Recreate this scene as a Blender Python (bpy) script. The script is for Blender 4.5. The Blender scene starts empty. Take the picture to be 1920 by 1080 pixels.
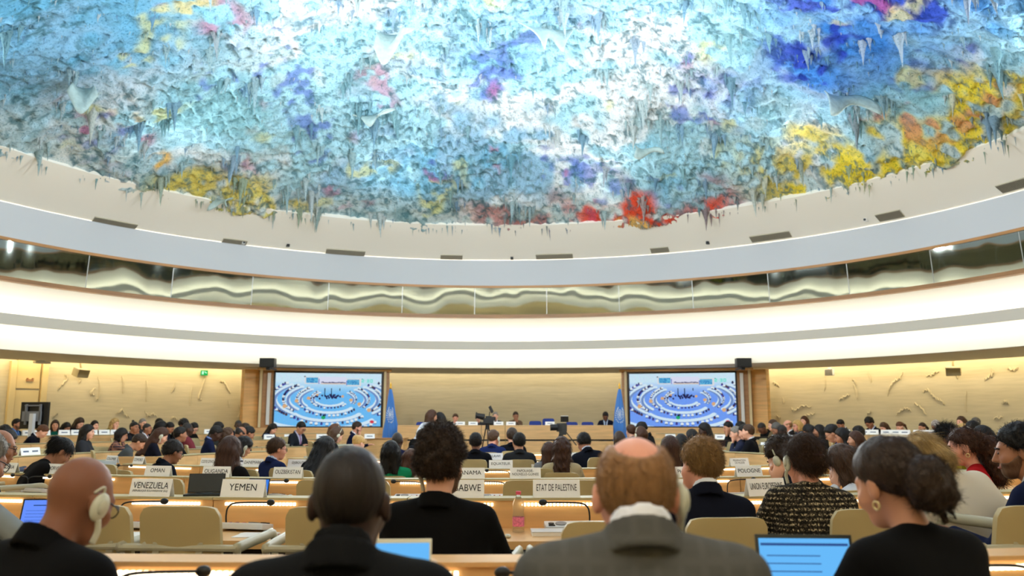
import bpy, bmesh, math, random
import numpy as np
from mathutils import Vector, Matrix, Euler
PI = math.pi
R = math.radians
sc = bpy.context.scene
col = sc.collection
rng = random.Random(11)
H = 1.41                    # camera height
PITCH = R(9.05)
FPX = 1600.0
CX, CY = -0.45, 13.7        # centre of the round room
RX, RY = -0.45, 18.5        # centre of the facing rows of desks

def ray(px, py):
    u = (px - 960) / FPX; v = (540 - py) / FPX
    c, s = math.cos(PITCH), math.sin(PITCH)
    return Vector((u, c - v * s, s + v * c))
def at(px, py, d):          # world point seen at a pixel, d metres in front of the camera
    r = ray(px, py)
    return Vector((0, 0, H)) + r * (d / r.y)
def polar(r, a, z=0.0):     # a in degrees from the far centre, clockwise seen from above
    return Vector((CX + r * math.sin(R(a)), CY + r * math.cos(R(a)), z))

# ------------------------------------------------------------------ materials
MATS = {}
def lin(c):
    return tuple((x / 255 / 12.92 if x / 255 <= 0.04045 else ((x / 255 + 0.055) / 1.055) ** 2.4) for x in c)
def mat(name, rgb, rough=0.6, metal=0.0, spec=0.5, emit=None, estr=0.0, bump=None, var=None, alpha=None, trans=0.0, ior=1.45, sheen=0.0):
    if name in MATS: return MATS[name]
    m = bpy.data.materials.new(name); m.use_nodes = True
    nt = m.node_tree; b = nt.nodes['Principled BSDF']
    c = lin(rgb)
    b.inputs['Base Color'].default_value = (*c, 1)
    b.inputs['Roughness'].default_value = rough
    b.inputs['Metallic'].default_value = metal
    b.inputs['Specular IOR Level'].default_value = spec
    b.inputs['IOR'].default_value = ior
    b.inputs['Transmission Weight'].default_value = trans
    b.inputs['Sheen Weight'].default_value = sheen
    if emit is not None:
        b.inputs['Emission Color'].default_value = (*lin(emit), 1)
        b.inputs['Emission Strength'].default_value = estr
    if bump or var:
        tc = nt.nodes.new('ShaderNodeTexCoord')
        mp = nt.nodes.new('ShaderNodeMapping'); nt.links.new(tc.outputs['Object'], mp.inputs['Vector'])
        mp.inputs['Scale'].default_value = (bump or var)[1] if isinstance((bump or var)[1], tuple) else ((bump or var)[1],) * 3
        nz = nt.nodes.new('ShaderNodeTexNoise'); nz.inputs['Scale'].default_value = 1.0; nz.inputs['Detail'].default_value = 4
        nt.links.new(mp.outputs['Vector'], nz.inputs['Vector'])
        if bump:
            bp = nt.nodes.new('ShaderNodeBump'); bp.inputs['Strength'].default_value = bump[0]; bp.inputs['Distance'].default_value = bump[2] if len(bump) > 2 else 0.01
            nt.links.new(nz.outputs['Fac'], bp.inputs['Height']); nt.links.new(bp.outputs['Normal'], b.inputs['Normal'])
        if var:
            rp = nt.nodes.new('ShaderNodeValToRGB'); k = var[0]
            rp.color_ramp.elements[0].position = 0.3; rp.color_ramp.elements[1].position = 0.7
            rp.color_ramp.elements[0].color = (*[x * (1 - k) for x in c], 1)
            rp.color_ramp.elements[1].color = (*[min(1, x * (1 + k)) for x in c], 1)
            nt.links.new(nz.outputs['Fac'], rp.inputs['Fac']); nt.links.new(rp.outputs['Color'], b.inputs['Base Color'])
    MATS[name] = m
    return m
def wood(name, rgb, scale=(1.2, 1.2, 14), k=0.16, rough=0.38):
    return mat(name, rgb, rough=rough, var=(k, scale))
def emis(name, rgb, s):
    if name in MATS: return MATS[name]
    m = bpy.data.materials.new(name); m.use_nodes = True; nt = m.node_tree
    nt.nodes.clear(); o = nt.nodes.new('ShaderNodeOutputMaterial'); e = nt.nodes.new('ShaderNodeEmission')
    e.inputs['Color'].default_value = (*lin(rgb), 1); e.inputs['Strength'].default_value = s
    nt.links.new(e.outputs[0], o.inputs['Surface']); MATS[name] = m
    return m

# ------------------------------------------------------------------ objects
def tag(o, label=None, cat=None, group=None, kind=None):
    if label: o['label'] = label
    if cat: o['category'] = cat
    if group: o['group'] = group
    if kind: o['kind'] = kind
    return o
def empty(name, loc=(0, 0, 0), rz=0.0, label=None, cat=None, group=None):
    o = bpy.data.objects.new(name, None); o.empty_display_size = 0.1
    col.objects.link(o); o.location = loc; o.rotation_euler = (0, 0, rz)
    return tag(o, label, cat, group)
def obj(name, me, m=None, parent=None, loc=None, label=None):
    if isinstance(me, bmesh.types.BMesh):
        b = me; me = bpy.data.meshes.new(name); b.to_mesh(me); b.free()
    o = bpy.data.objects.new(name, me); col.objects.link(o)
    if m is not None:
        if len(me.materials) == 0: me.materials.append(m)
        elif me.materials[0] is not m:
            o.material_slots[0].link = 'OBJECT'; o.material_slots[0].material = m
    if parent is not None: o.parent = parent
    if loc is not None: o.location = loc
    if label: o['label'] = label
    return o
def smooth(me, angle=None):
    me.polygons.foreach_set('use_smooth', [True] * len(me.polygons)); me.update(); return me
def mesh_of(b, name='mesh', sm=False):
    me = bpy.data.meshes.new(name); b.to_mesh(me); b.free()
    if sm: smooth(me)
    return me
def dup(root, loc, rz, label, group=None):
    r = root.copy(); col.objects.link(r); r.location = loc; r.rotation_euler = (0, 0, rz); r['label'] = label
    if group: r['group'] = group
    for ch in list(root.children):
        c = ch.copy(); col.objects.link(c); c.parent = r
        for g in list(ch.children):
            d = g.copy(); col.objects.link(d); d.parent = c
    return r

def box(b, c, s, rot=None, bev=0.0):
    M = Matrix.Translation(c) @ (rot.to_4x4() if rot is not None else Matrix()) @ Matrix.Diagonal((*s, 1))
    r = bmesh.ops.create_cube(b, size=1, matrix=M)
    if bev:
        es = list({e for v in r['verts'] for e in v.link_edges})
        bmesh.ops.bevel(b, geom=es, offset=bev, segments=2, affect='EDGES', profile=0.7)
def cyl(b, p0, p1, r0, r1=None, n=12, caps=True):
    p0, p1 = Vector(p0), Vector(p1); r1 = r0 if r1 is None else r1
    d = p1 - p0; q = Vector((0, 0, 1)).rotation_difference(d.normalized())
    M = Matrix.Translation((p0 + p1) / 2) @ q.to_matrix().to_4x4()
    bmesh.ops.create_cone(b, cap_ends=caps, segments=n, radius1=r0, radius2=r1, depth=d.length, matrix=M)
def ball(b, c, r, seg=14, scale=(1, 1, 1), rot=None):
    M = Matrix.Translation(c) @ (rot.to_4x4() if rot is not None else Matrix()) @ Matrix.Diagonal((*scale, 1))
    bmesh.ops.create_uvsphere(b, u_segments=seg, v_segments=max(6, seg // 2), radius=r, matrix=M)
def tube(b, pts, r, n=8, closed=False, flat=1.0):
    pts = [Vector(p) for p in pts]; rings = []
    up = Vector((0, 0, 1)); N = len(pts); prev = None
    for i, p in enumerate(pts):
        t = (pts[(i + 1) % N] - pts[i - 1]) if closed else (pts[min(i + 1, N - 1)] - pts[max(i - 1, 0)])
        t.normalize()
        if prev is None:
            a = t.cross(up)
            if a.length < 1e-3: a = t.cross(Vector((1, 0, 0)))
        else: a = prev - t * prev.dot(t)
        a.normalize(); prev = a; c = t.cross(a)
        rr = r[i] if isinstance(r, (list, tuple)) else r
        rings.append([b.verts.new(p + a * (rr * math.cos(2 * PI * k / n)) + c * (rr * flat * math.sin(2 * PI * k / n))) for k in range(n)])
    for i in range(N if closed else N - 1):
        A, B = rings[i], rings[(i + 1) % N]
        for k in range(n):
            b.faces.new((A[k], A[(k + 1) % n], B[(k + 1) % n], B[k]))
    if not closed:
        b.faces.new(rings[0][::-1]); b.faces.new(rings[-1])
def spline(pts, n=8):
    pts = [Vector(p) for p in pts]; out = []
    for i in range(len(pts) - 1):
        p0 = pts[max(i - 1, 0)]; p1 = pts[i]; p2 = pts[i + 1]; p3 = pts[min(i + 2, len(pts) - 1)]
        for k in range(n):
            t = k / n
            out.append(0.5 * ((2 * p1) + (p2 - p0) * t + (2 * p0 - 5 * p1 + 4 * p2 - p3) * t * t + (3 * p1 - p0 - 3 * p2 + p3) * t ** 3))
    out.append(pts[-1]); return out
def lathe(b, prof, n=20):
    rings = []
    for (r, z) in prof:
        rings.append([b.verts.new((r * math.cos(2 * PI * k / n), r * math.sin(2 * PI * k / n), z)) for k in range(n)])
    for A, B in zip(rings, rings[1:]):
        for k in range(n): b.faces.new((A[k], A[(k + 1) % n], B[(k + 1) % n], B[k]))
    b.faces.new(rings[0][::-1]); b.faces.new(rings[-1])
def arc_solid(b, c, prof, a0, a1, n, closed=True, full=False):
    """sweeps a (r, z) outline round the vertical axis at c; angles in degrees from +Y clockwise"""
    rings = []
    cnt = n if full else n + 1
    for i in range(cnt):
        a = R(a0 + (a1 - a0) * i / n)
        rings.append([b.verts.new((c[0] + r * math.sin(a), c[1] + r * math.cos(a), z)) for r, z in prof])
    m = len(prof)
    for i in range(n):
        A, B = rings[i], rings[(i + 1) % cnt]
        for k in range(m if closed else m - 1):
            b.faces.new((A[k], B[k], B[(k + 1) % m], A[(k + 1) % m]))
    if closed and not full:
        b.faces.new(rings[0]); b.faces.new(rings[-1][::-1])
    bmesh.ops.recalc_face_normals(b, faces=b.faces[:])
def rect(r0, r1, z0, z1): return [(r0, z0), (r1, z0), (r1, z1), (r0, z1)]

TXT = {}
def text_mesh(s, w, h, key=None):
    """flat lettering fitted to w x h, in the XZ plane facing -Y, centred"""
    k = (s, round(w, 4), round(h, 4))
    if k in TXT: return TXT[k]
    cu = bpy.data.curves.new('lettering', 'FONT'); cu.body = s; cu.align_x = 'CENTER'; cu.offset = 0.0; cu.space_line = 0.95
    o = bpy.data.objects.new('lettering', cu); col.objects.link(o)
    dg = bpy.context.evaluated_depsgraph_get(); dg.update()
    me = bpy.data.meshes.new_from_object(o.evaluated_get(dg)); me.name = 'lettering'
    bpy.data.objects.remove(o); bpy.data.curves.remove(cu)
    co = np.zeros(len(me.vertices) * 3, np.float32); me.vertices.foreach_get('co', co); co = co.reshape(-1, 3)
    lo, hi = co.min(0), co.max(0)
    sy = h / (hi[1] - lo[1]); sx = min(w / (hi[0] - lo[0]), sy * 1.0)
    out = np.zeros_like(co)
    out[:, 0] = (co[:, 0] - (lo[0] + hi[0]) / 2) * sx; out[:, 2] = (co[:, 1] - (lo[1] + hi[1]) / 2) * sy
    me.vertices.foreach_set('co', out.ravel()); me.update()
    TXT[k] = me
    return me

# ------------------------------------------------------------------ signed distance solids
class Field:
    def __init__(s, lo, hi, h):
        s.h = h; s.lo = np.array(lo, np.float32)
        s.n = np.ceil((np.array(hi) - s.lo) / h).astype(int) + 1
        s.F = np.full(tuple(s.n), 0.3, np.float32)
    def win(s, lo, hi, m):
        a = np.clip(np.floor((np.array(lo) - m - s.lo) / s.h).astype(int), 0, s.n)
        b = np.clip(np.ceil((np.array(hi) + m - s.lo) / s.h).astype(int) + 1, 0, s.n)
        if (b <= a).any(): return None
        ax = [s.lo[i] + s.h * np.arange(a[i], b[i], dtype=np.float32) for i in range(3)]
        return (slice(a[0], b[0]), slice(a[1], b[1]), slice(a[2], b[2])), np.meshgrid(*ax, indexing='ij')
    def mix(s, sl, d, k, op='add'):
        A = s.F[sl]
        if op == 'add':
            hh = np.maximum(k - np.abs(A - d), 0) / max(k, 1e-6); s.F[sl] = np.minimum(A, d) - hh * hh * k * 0.25
        elif op == 'sub':
            d = -d; hh = np.maximum(k - np.abs(A - d), 0) / max(k, 1e-6); s.F[sl] = np.maximum(A, d) + hh * hh * k * 0.25
    def cone(s, p, q, ra, rb, k=0.03, op='add'):
        p = np.array(p, np.float32); q = np.array(q, np.float32); rm = max(ra, rb)
        w = s.win(np.minimum(p, q) - rm, np.maximum(p, q) + rm, 0.05 + k)
        if w is None: return
        sl, (X, Y, Z) = w
        d = q - p; L2 = float(d @ d) + 1e-9
        t = np.clip(((X - p[0]) * d[0] + (Y - p[1]) * d[1] + (Z - p[2]) * d[2]) / L2, 0, 1)
        dist = np.sqrt((X - p[0] - t * d[0]) ** 2 + (Y - p[1] - t * d[1]) ** 2 + (Z - p[2] - t * d[2]) ** 2) - (ra + (rb - ra) * t)
        s.mix(sl, dist, k, op)
    def ell(s, c, r, k=0.03, rot=None, op='add'):
        c = np.array(c, np.float32); rm = max(r)
        w = s.win(c - rm, c + rm, 0.05 + k)
        if w is None: return
        sl, (X, Y, Z) = w
        P = [X - c[0], Y - c[1], Z - c[2]]
        if rot is not None:
            m = rot.transposed(); P = [m[i][0] * P[0] + m[i][1] * P[1] + m[i][2] * P[2] for i in range(3)]
        k0 = np.sqrt(sum((P[i] / r[i]) ** 2 for i in range(3))); k1 = np.sqrt(sum((P[i] / r[i] ** 2) ** 2 for i in range(3))) + 1e-6
        s.mix(sl, k0 * (k0 - 1) / k1, k, op)
    def grid(s):
        return np.meshgrid(*[s.lo[i] + s.h * np.arange(s.n[i], dtype=np.float32) for i in range(3)], indexing='ij')
    def mesh(s, name='mesh', F=None):
        return nets(s.F if F is None else F, s.lo, s.h, name)
def nets(F, lo, h, name):
    F = F.copy(); F[0], F[-1] = 1, 1; F[:, 0], F[:, -1] = 1, 1; F[:, :, 0], F[:, :, -1] = 1, 1
    ins = F < 0
    c = [(i, j, k) for i in (0, 1) for j in (0, 1) for k in (0, 1)]
    sh = tuple(n - 1 for n in F.shape)
    cnt = np.zeros(sh, np.int8)
    def cs(A, o): return A[o[0]:o[0] + sh[0], o[1]:o[1] + sh[1], o[2]:o[2] + sh[2]]
    for o in c: cnt += cs(ins, o)
    act = (cnt > 0) & (cnt < 8)
    I = np.argwhere(act)
    ids = np.full(sh, -1, np.int32); ids[act] = np.arange(len(I))
    V = {o: F[I[:, 0] + o[0], I[:, 1] + o[1], I[:, 2] + o[2]] for o in c}
    acc = np.zeros((len(I), 3)); num = np.zeros(len(I))
    for a in c:
        for ax in range(3):
            if a[ax] == 0:
                b2 = list(a); b2[ax] = 1; b2 = tuple(b2)
                fa, fb = V[a], V[b2]; m = (fa < 0) != (fb < 0)
                t = np.where(m, fa / np.where(fa - fb == 0, 1, fa - fb), 0)
                p = np.zeros((len(I), 3)); p[:] = a; p[:, ax] += t
                acc[m] += p[m]; num[m] += 1
    co = (I + acc / num[:, None]) * h + lo
    quads = []
    for ax in range(3):
        o = [0, 0, 0]; o[ax] = 1
        A = ins[:F.shape[0] - o[0], :F.shape[1] - o[1], :F.shape[2] - o[2]]; B = ins[o[0]:, o[1]:, o[2]:]
        E = np.argwhere(A != B); u, v = (ax + 1) % 3, (ax + 2) % 3
        E = E[(E[:, u] > 0) & (E[:, v] > 0)]
        E = E[(E[:, u] < sh[u]) & (E[:, v] < sh[v])]
        flip = A[E[:, 0], E[:, 1], E[:, 2]]
        def cid(du, dv):
            Q = E.copy(); Q[:, u] -= du; Q[:, v] -= dv; return ids[Q[:, 0], Q[:, 1], Q[:, 2]]
        q = np.stack([cid(1, 1), cid(0, 1), cid(0, 0), cid(1, 0)], 1)
        q[~flip] = q[~flip][:, ::-1]
        quads.append(q)
    q = np.concatenate(quads); q = q[(q >= 0).all(1)]
    return np_mesh(name, co, q, True)
def np_mesh(name, co, quads, sm=False):
    me = bpy.data.meshes.new(name)
    co = np.asarray(co, np.float32); q = np.asarray(quads, np.int32); k = q.shape[1]
    me.vertices.add(len(co)); me.vertices.foreach_set('co', co.ravel())
    me.loops.add(q.size); me.loops.foreach_set('vertex_index', q.ravel())
    me.polygons.add(len(q)); me.polygons.foreach_set('loop_start', np.arange(0, q.size, k, dtype=np.int32))
    try: me.polygons.foreach_set('loop_total', np.full(len(q), k, np.int32))
    except Exception: pass
    if sm: me.polygons.foreach_set('use_smooth', np.ones(len(q), bool))
    me.update(calc_edges=True); me.validate()
    return me
DOME_W, DOWN_W, SOF_W, EXPO = 215.0, 95.0, 25.0, 0.0
COVE_E, WALL_E, RING_E = 10.0, 15.0, 16.0
# ================================================================== the room
RR = 12.35
def ray_cyl(px, py, r):
    d = ray(px, py); a = d.x ** 2 + d.y ** 2; ox, oy = -CX, -CY
    b = d.x * ox + d.y * oy; c = ox * ox + oy * oy - r * r
    t = (-b + math.sqrt(b * b - a * c)) / a
    return Vector((0, 0, H)) + d * t
def ang(p): return math.degrees(math.atan2(p.x - CX, p.y - CY))
def ring(name, prof, m, a0=-180, a1=180, n=144, closed=True, sm=True):
    b = bmesh.new(); arc_solid(b, (CX, CY), prof, a0, a1, n, closed, full=(a1 - a0 == 360))
    me = mesh_of(b, name)
    if sm:
        smooth(me); me.set_sharp_from_angle(angle=R(35))
    return tag(obj(name, me, m), kind='structure')

M_WALL = mat('wall stone', (200, 187, 154), rough=0.85, spec=0.2, bump=(0.25, (1.5, 1.5, 16), 0.012), var=(0.07, (0.9, 0.9, 9)))
M_PLAST = mat('cream plaster', (252, 248, 236), rough=0.9, spec=0.1)
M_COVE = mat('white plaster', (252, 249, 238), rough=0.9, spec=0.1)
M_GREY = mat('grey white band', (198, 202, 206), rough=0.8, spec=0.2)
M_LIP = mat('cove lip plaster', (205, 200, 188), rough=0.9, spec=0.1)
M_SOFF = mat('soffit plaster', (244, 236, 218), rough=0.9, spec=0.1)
M_WOOD = wood('light beech', (220, 174, 116))
M_WOODD = wood('beech edge', (178, 128, 74))
M_RAIL = wood('brown handrail', (150, 108, 66))
M_TAN = mat('tan leather', (182, 168, 124), rough=0.55, bump=(0.15, 90, 0.004))
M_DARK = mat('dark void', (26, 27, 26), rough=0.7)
M_BLACK = mat('black plastic', (14, 14, 15), rough=0.45)
M_CARPET = mat('grey blue carpet', (118, 118, 112), rough=0.95, spec=0.1, bump=(0.6, 160, 0.01))

# floors and platforms
b = bmesh.new(); arc_solid(b, (CX, CY), [(0.01, -0.3), (17.0, -0.3), (17.0, 0), (0.01, 0)], -180, 180, 96, full=True)
tag(obj('floor', b, M_CARPET), kind='structure')
for r0, r1, z, a0, a1 in ((9.15, 11.62, 0.12, 18, 112), (11.62, 16.8, 0.24, 18, 112), (9.15, 11.62, 0.12, -112, -18), (11.62, 16.8, 0.24, -112, -18)):
    b = bmesh.new(); arc_solid(b, (CX, CY), rect(r0, r1, 0, z), a0, a1, 40)
    tag(obj('floor_platform', b, M_CARPET), kind='structure')
b = bmesh.new(); arc_solid(b, (RX, RY), rect(12.3, 21.0, 0, 0.08), 156, 204, 40)
tag(obj('floor_platform', b, M_CARPET), kind='structure')

# outer wall with raised vein relief
b = bmesh.new(); arc_solid(b, (CX, CY), [(16.8, -0.1), (17.1, -0.1), (17.1, 3.5), (16.8, 3.5)], -180, 180, 144, full=True)
VEINS = [  # outlines read off the wall, picture pixels
    [(122, 703), (126, 710), (115, 722), (108, 731)], [(148, 705), (151, 712), (148, 718)], [(184, 708), (187, 722), (186, 744), (180, 749)], [(180, 727), (170, 737), (178, 741)],
    [(229, 706), (232, 720), (231, 738)], [(274, 712), (276, 730), (274, 755)], [(329, 719), (326, 728), (321, 735)], [(384, 712), (378, 730), (373, 745), (378, 750)], [(360, 726), (357, 744), (356, 760)],
    [(412, 715), (420, 717), (427, 729), (432, 737)], [(428, 752), (430, 764)], [(217, 775), (225, 773), (229, 768), (234, 778), (243, 782)], [(272, 772), (278, 780), (285, 776), (294, 780)],
    [(98, 783), (103, 777), (109, 775)], [(320, 786), (326, 783), (334, 788)], [(448, 760), (452, 772), (447, 782)],
    [(1449, 716), (1456, 720), (1461, 725)], [(1467, 745), (1470, 757)], [(1488, 770), (1498, 766), (1505, 761), (1521, 764)], [(1484, 766), (1490, 771)], [(1456, 780), (1464, 784)],
    [(1546, 706), (1547, 722), (1545, 732)], [(1598, 711), (1604, 716), (1606, 722)], [(1573, 750), (1582, 745), (1593, 740)], [(1600, 720), (1605, 735), (1607, 748)], [(1626, 698), (1632, 708), (1633, 718)],
    [(1692, 700), (1686, 710), (1676, 716), (1668, 728), (1664, 742)], [(1626, 776), (1634, 772)], [(1680, 778), (1690, 770), (1700, 766), (1708, 770)], [(1714, 756), (1726, 764), (1736, 778)],
    [(1730, 735), (1740, 731), (1747, 740), (1756, 748), (1764, 751), (1771, 759)], [(1736, 705), (1748, 703), (1753, 698), (1763, 697)], [(1790, 695), (1795, 708)], [(1846, 712), (1854, 707), (1862, 700), (1858, 692)],
    [(1880, 757), (1886, 753), (1892, 757)], [(1812, 735), (1810, 755), (1812, 773)], [(1864, 784), (1880, 783)], [(1888, 690), (1900, 694), (1908, 690)], [(1506, 780), (1516, 778), (1527, 776)]]
for v in VEINS:
    pts = []
    for k, p in enumerate(spline([ray_cyl(x, y, 16.79) for x, y in v], 5)):
        pts.append(p + Vector((0, 0, 0.035 * math.sin(k * 2.3 + v[0][0]))))
    n = len(pts); tube(b, pts, [0.035 * (0.35 + 0.65 * math.sin(PI * (i + 0.6) / (n + 0.2))) for i in range(n)], 6)
me = mesh_of(b); smooth(me); me.set_sharp_from_angle(angle=R(40))
tag(obj('wall_round', me, M_WALL), kind='structure')
# panel joints in the podium wall and pilasters of the side wall are real ribs
for i, pxx in enumerate((35, 1405)):
    pass

# soffit, coves and gallery: one ring each
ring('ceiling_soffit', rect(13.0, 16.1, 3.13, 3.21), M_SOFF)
ring('trim_1', rect(16.02, 16.1, 3.13, 3.30), M_SOFF)
ring('ceiling_slab', rect(16.0, 17.1, 3.5, 3.6), M_COVE)
ring('wall_cove_lower', [(12.98, 3.21), (13.0, 3.13), (13.12, 3.13), (13.12, 3.9), (12.82, 3.9), (12.86, 3.7)], M_COVE)
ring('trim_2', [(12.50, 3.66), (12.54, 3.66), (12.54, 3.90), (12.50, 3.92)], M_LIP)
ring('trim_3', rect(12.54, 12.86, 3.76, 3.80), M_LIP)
ring('wall_cove_upper', [(12.86, 3.79), (12.82, 4.1), (12.42, 4.62), (12.55, 4.64), (13.0, 4.1), (13.0, 3.79)], M_COVE)
ring('trim_4', rect(12.26, 12.50, 4.62, 4.72), M_RAIL)
ring('trim_5', rect(12.28, 12.50, 5.55, 5.62), M_WOODD)
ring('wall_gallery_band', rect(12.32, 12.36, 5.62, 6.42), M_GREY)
ring('ceiling_cream', [(12.48, 6.36), (11.0, 7.22), (11.1, 7.40), (12.6, 6.55)], M_PLAST)
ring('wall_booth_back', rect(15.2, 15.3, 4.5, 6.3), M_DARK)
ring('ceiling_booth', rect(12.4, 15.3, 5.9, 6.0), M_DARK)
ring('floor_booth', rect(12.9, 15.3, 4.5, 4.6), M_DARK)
# lamps of the room: strips lying in the coves
E_COVE = emis('warm cove lamp', (255, 247, 226), COVE_E)
E_WALL = emis('warm wall washer lamp', (255, 238, 200), WALL_E)
def lamp_ring(label, r0, r1, z0, z1, m, a0=-180, a1=180):
    b = bmesh.new(); arc_solid(b, (CX, CY), rect(r0, r1, z0, z1), a0, a1, 144, full=(a1 - a0 == 360))
    return tag(obj('cove_light', b, m), label, 'light', 'lamp strips hidden in the round coves')
lamp_ring('warm lamp strip lying behind the grey lip of the upper cove', 12.60, 12.70, 3.805, 3.84, E_COVE)
lamp_ring('warm lamp strip under the grey lip washing the lower cove', 12.58, 12.70, 3.715, 3.755, E_COVE)
lamp_ring('warm lamp strip above the soffit washing the relief wall', 16.2, 16.35, 3.36, 3.42, E_WALL, 27, 333)
lamp_ring('dim lamp strip above the soffit behind the podium', 16.2, 16.3, 3.37, 3.40, emis('dim wall washer lamp', (255, 246, 226), WALL_E * .8), -26, 26)

lamp_ring('added glowing strip, unseen behind the grey band, to brighten the cream ring', 12.37, 12.42, 6.36, 6.385, emis('added cream ring glow', (255, 244, 224), RING_E))  # extra unseen strip, added only to brighten the cream ring
# gallery windows: each pane its own window, with a little bow in the glass
def glass_material():
    m = bpy.data.materials.new('gallery glass'); m.use_nodes = True; nt = m.node_tree; nt.nodes.clear()
    o = nt.nodes.new('ShaderNodeOutputMaterial'); mx = nt.nodes.new('ShaderNodeMixShader')
    g = nt.nodes.new('ShaderNodeBsdfGlossy'); g.inputs['Roughness'].default_value = 0.03; g.inputs['Color'].default_value = (0.85, 0.92, 0.86, 1)
    t = nt.nodes.new('ShaderNodeBsdfTransparent'); t.inputs['Color'].default_value = (0.55, 0.6, 0.56, 1)
    tc = nt.nodes.new('ShaderNodeTexCoord'); mp = nt.nodes.new('ShaderNodeMapping'); mp.inputs['Scale'].default_value = (0.7, 0.7, 0.25)
    nz = nt.nodes.new('ShaderNodeTexNoise'); nz.inputs['Scale'].default_value = 1.6; nz.inputs['Detail'].default_value = 0.5
    bp = nt.nodes.new('ShaderNodeBump'); bp.inputs['Strength'].default_value = 1.0; bp.inputs['Distance'].default_value = 0.03
    nt.links.new(tc.outputs['Object'], mp.inputs['Vector']); nt.links.new(mp.outputs['Vector'], nz.inputs['Vector'])
    nt.links.new(nz.outputs['Fac'], bp.inputs['Height']); nt.links.new(bp.outputs['Normal'], g.inputs['Normal'])
    mx.inputs["Fac"].default_value = 0.34
    nt.links.new(t.outputs[0], mx.inputs[1]); nt.links.new(g.outputs[0], mx.inputs[2]); nt.links.new(mx.outputs[0], o.inputs['Surface'])
    return m
M_GLASS = glass_material()
M_STEEL = mat('brushed steel', (150, 152, 150), rough=0.35, metal=0.8)
NP = 35; STEP = 360 / NP
for i in range(NP):
    a0 = 1.9 + (i - NP // 2) * STEP - STEP / 2
    b = bmesh.new(); arc_solid(b, (CX, CY), [(12.40, 4.72), (12.415, 4.72), (12.33, 5.55), (12.315, 5.55)], a0 + 0.05, a0 + STEP - 0.05, 6)
    w = tag(obj('window_%d' % (i + 1), mesh_of(b, 'pane', True), M_GLASS), kind='structure')
    w.data.set_sharp_from_angle(angle=R(35))
    b = bmesh.new(); p = polar(12.375, a0); box(b, (p.x, p.y, 5.135), (0.02, 0.03, 0.83), Euler((R(5.8), 0, -R(a0))).to_matrix())
    obj('window_joint', b, M_STEEL, w)

# ------------------------------------------------------------------ painted ceiling of rough drips
nrng = np.random.default_rng(5)
def vnoise(X, Y, s, seed):
    r = np.random.default_rng(seed); T = r.random((128, 128)).astype(np.float32)
    x = X / s + 64; y = Y / s + 64; i = np.floor(x).astype(int); j = np.floor(y).astype(int); fx = x - i; fy = y - j
    fx = fx * fx * (3 - 2 * fx); fy = fy * fy * (3 - 2 * fy)
    g = lambda a, c: T[a % 128, c % 128]
    return (g(i, j) * (1 - fx) + g(i + 1, j) * fx) * (1 - fy) + (g(i, j + 1) * (1 - fx) + g(i + 1, j + 1) * fx) * fy
RP = 11.25
def dome(r): return 7.30 + 3.3 * (1 - np.minimum(r / RP, 1) ** 2)
def bumps(X, Y):
    n1 = vnoise(X, Y, 1.1, 1); n2 = np.abs(vnoise(X, Y, 0.24, 2) - 0.5) * 2; n3 = vnoise(X, Y, 0.085, 3); n4 = np.abs(vnoise(X, Y, 0.13, 4) - 0.5) * 2
    return -(0.12 * n1 + 0.12 * (1 - n2) * (0.3 + n1) + 0.06 * n3 + 0.09 * (1 - n4) * n1)
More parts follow.
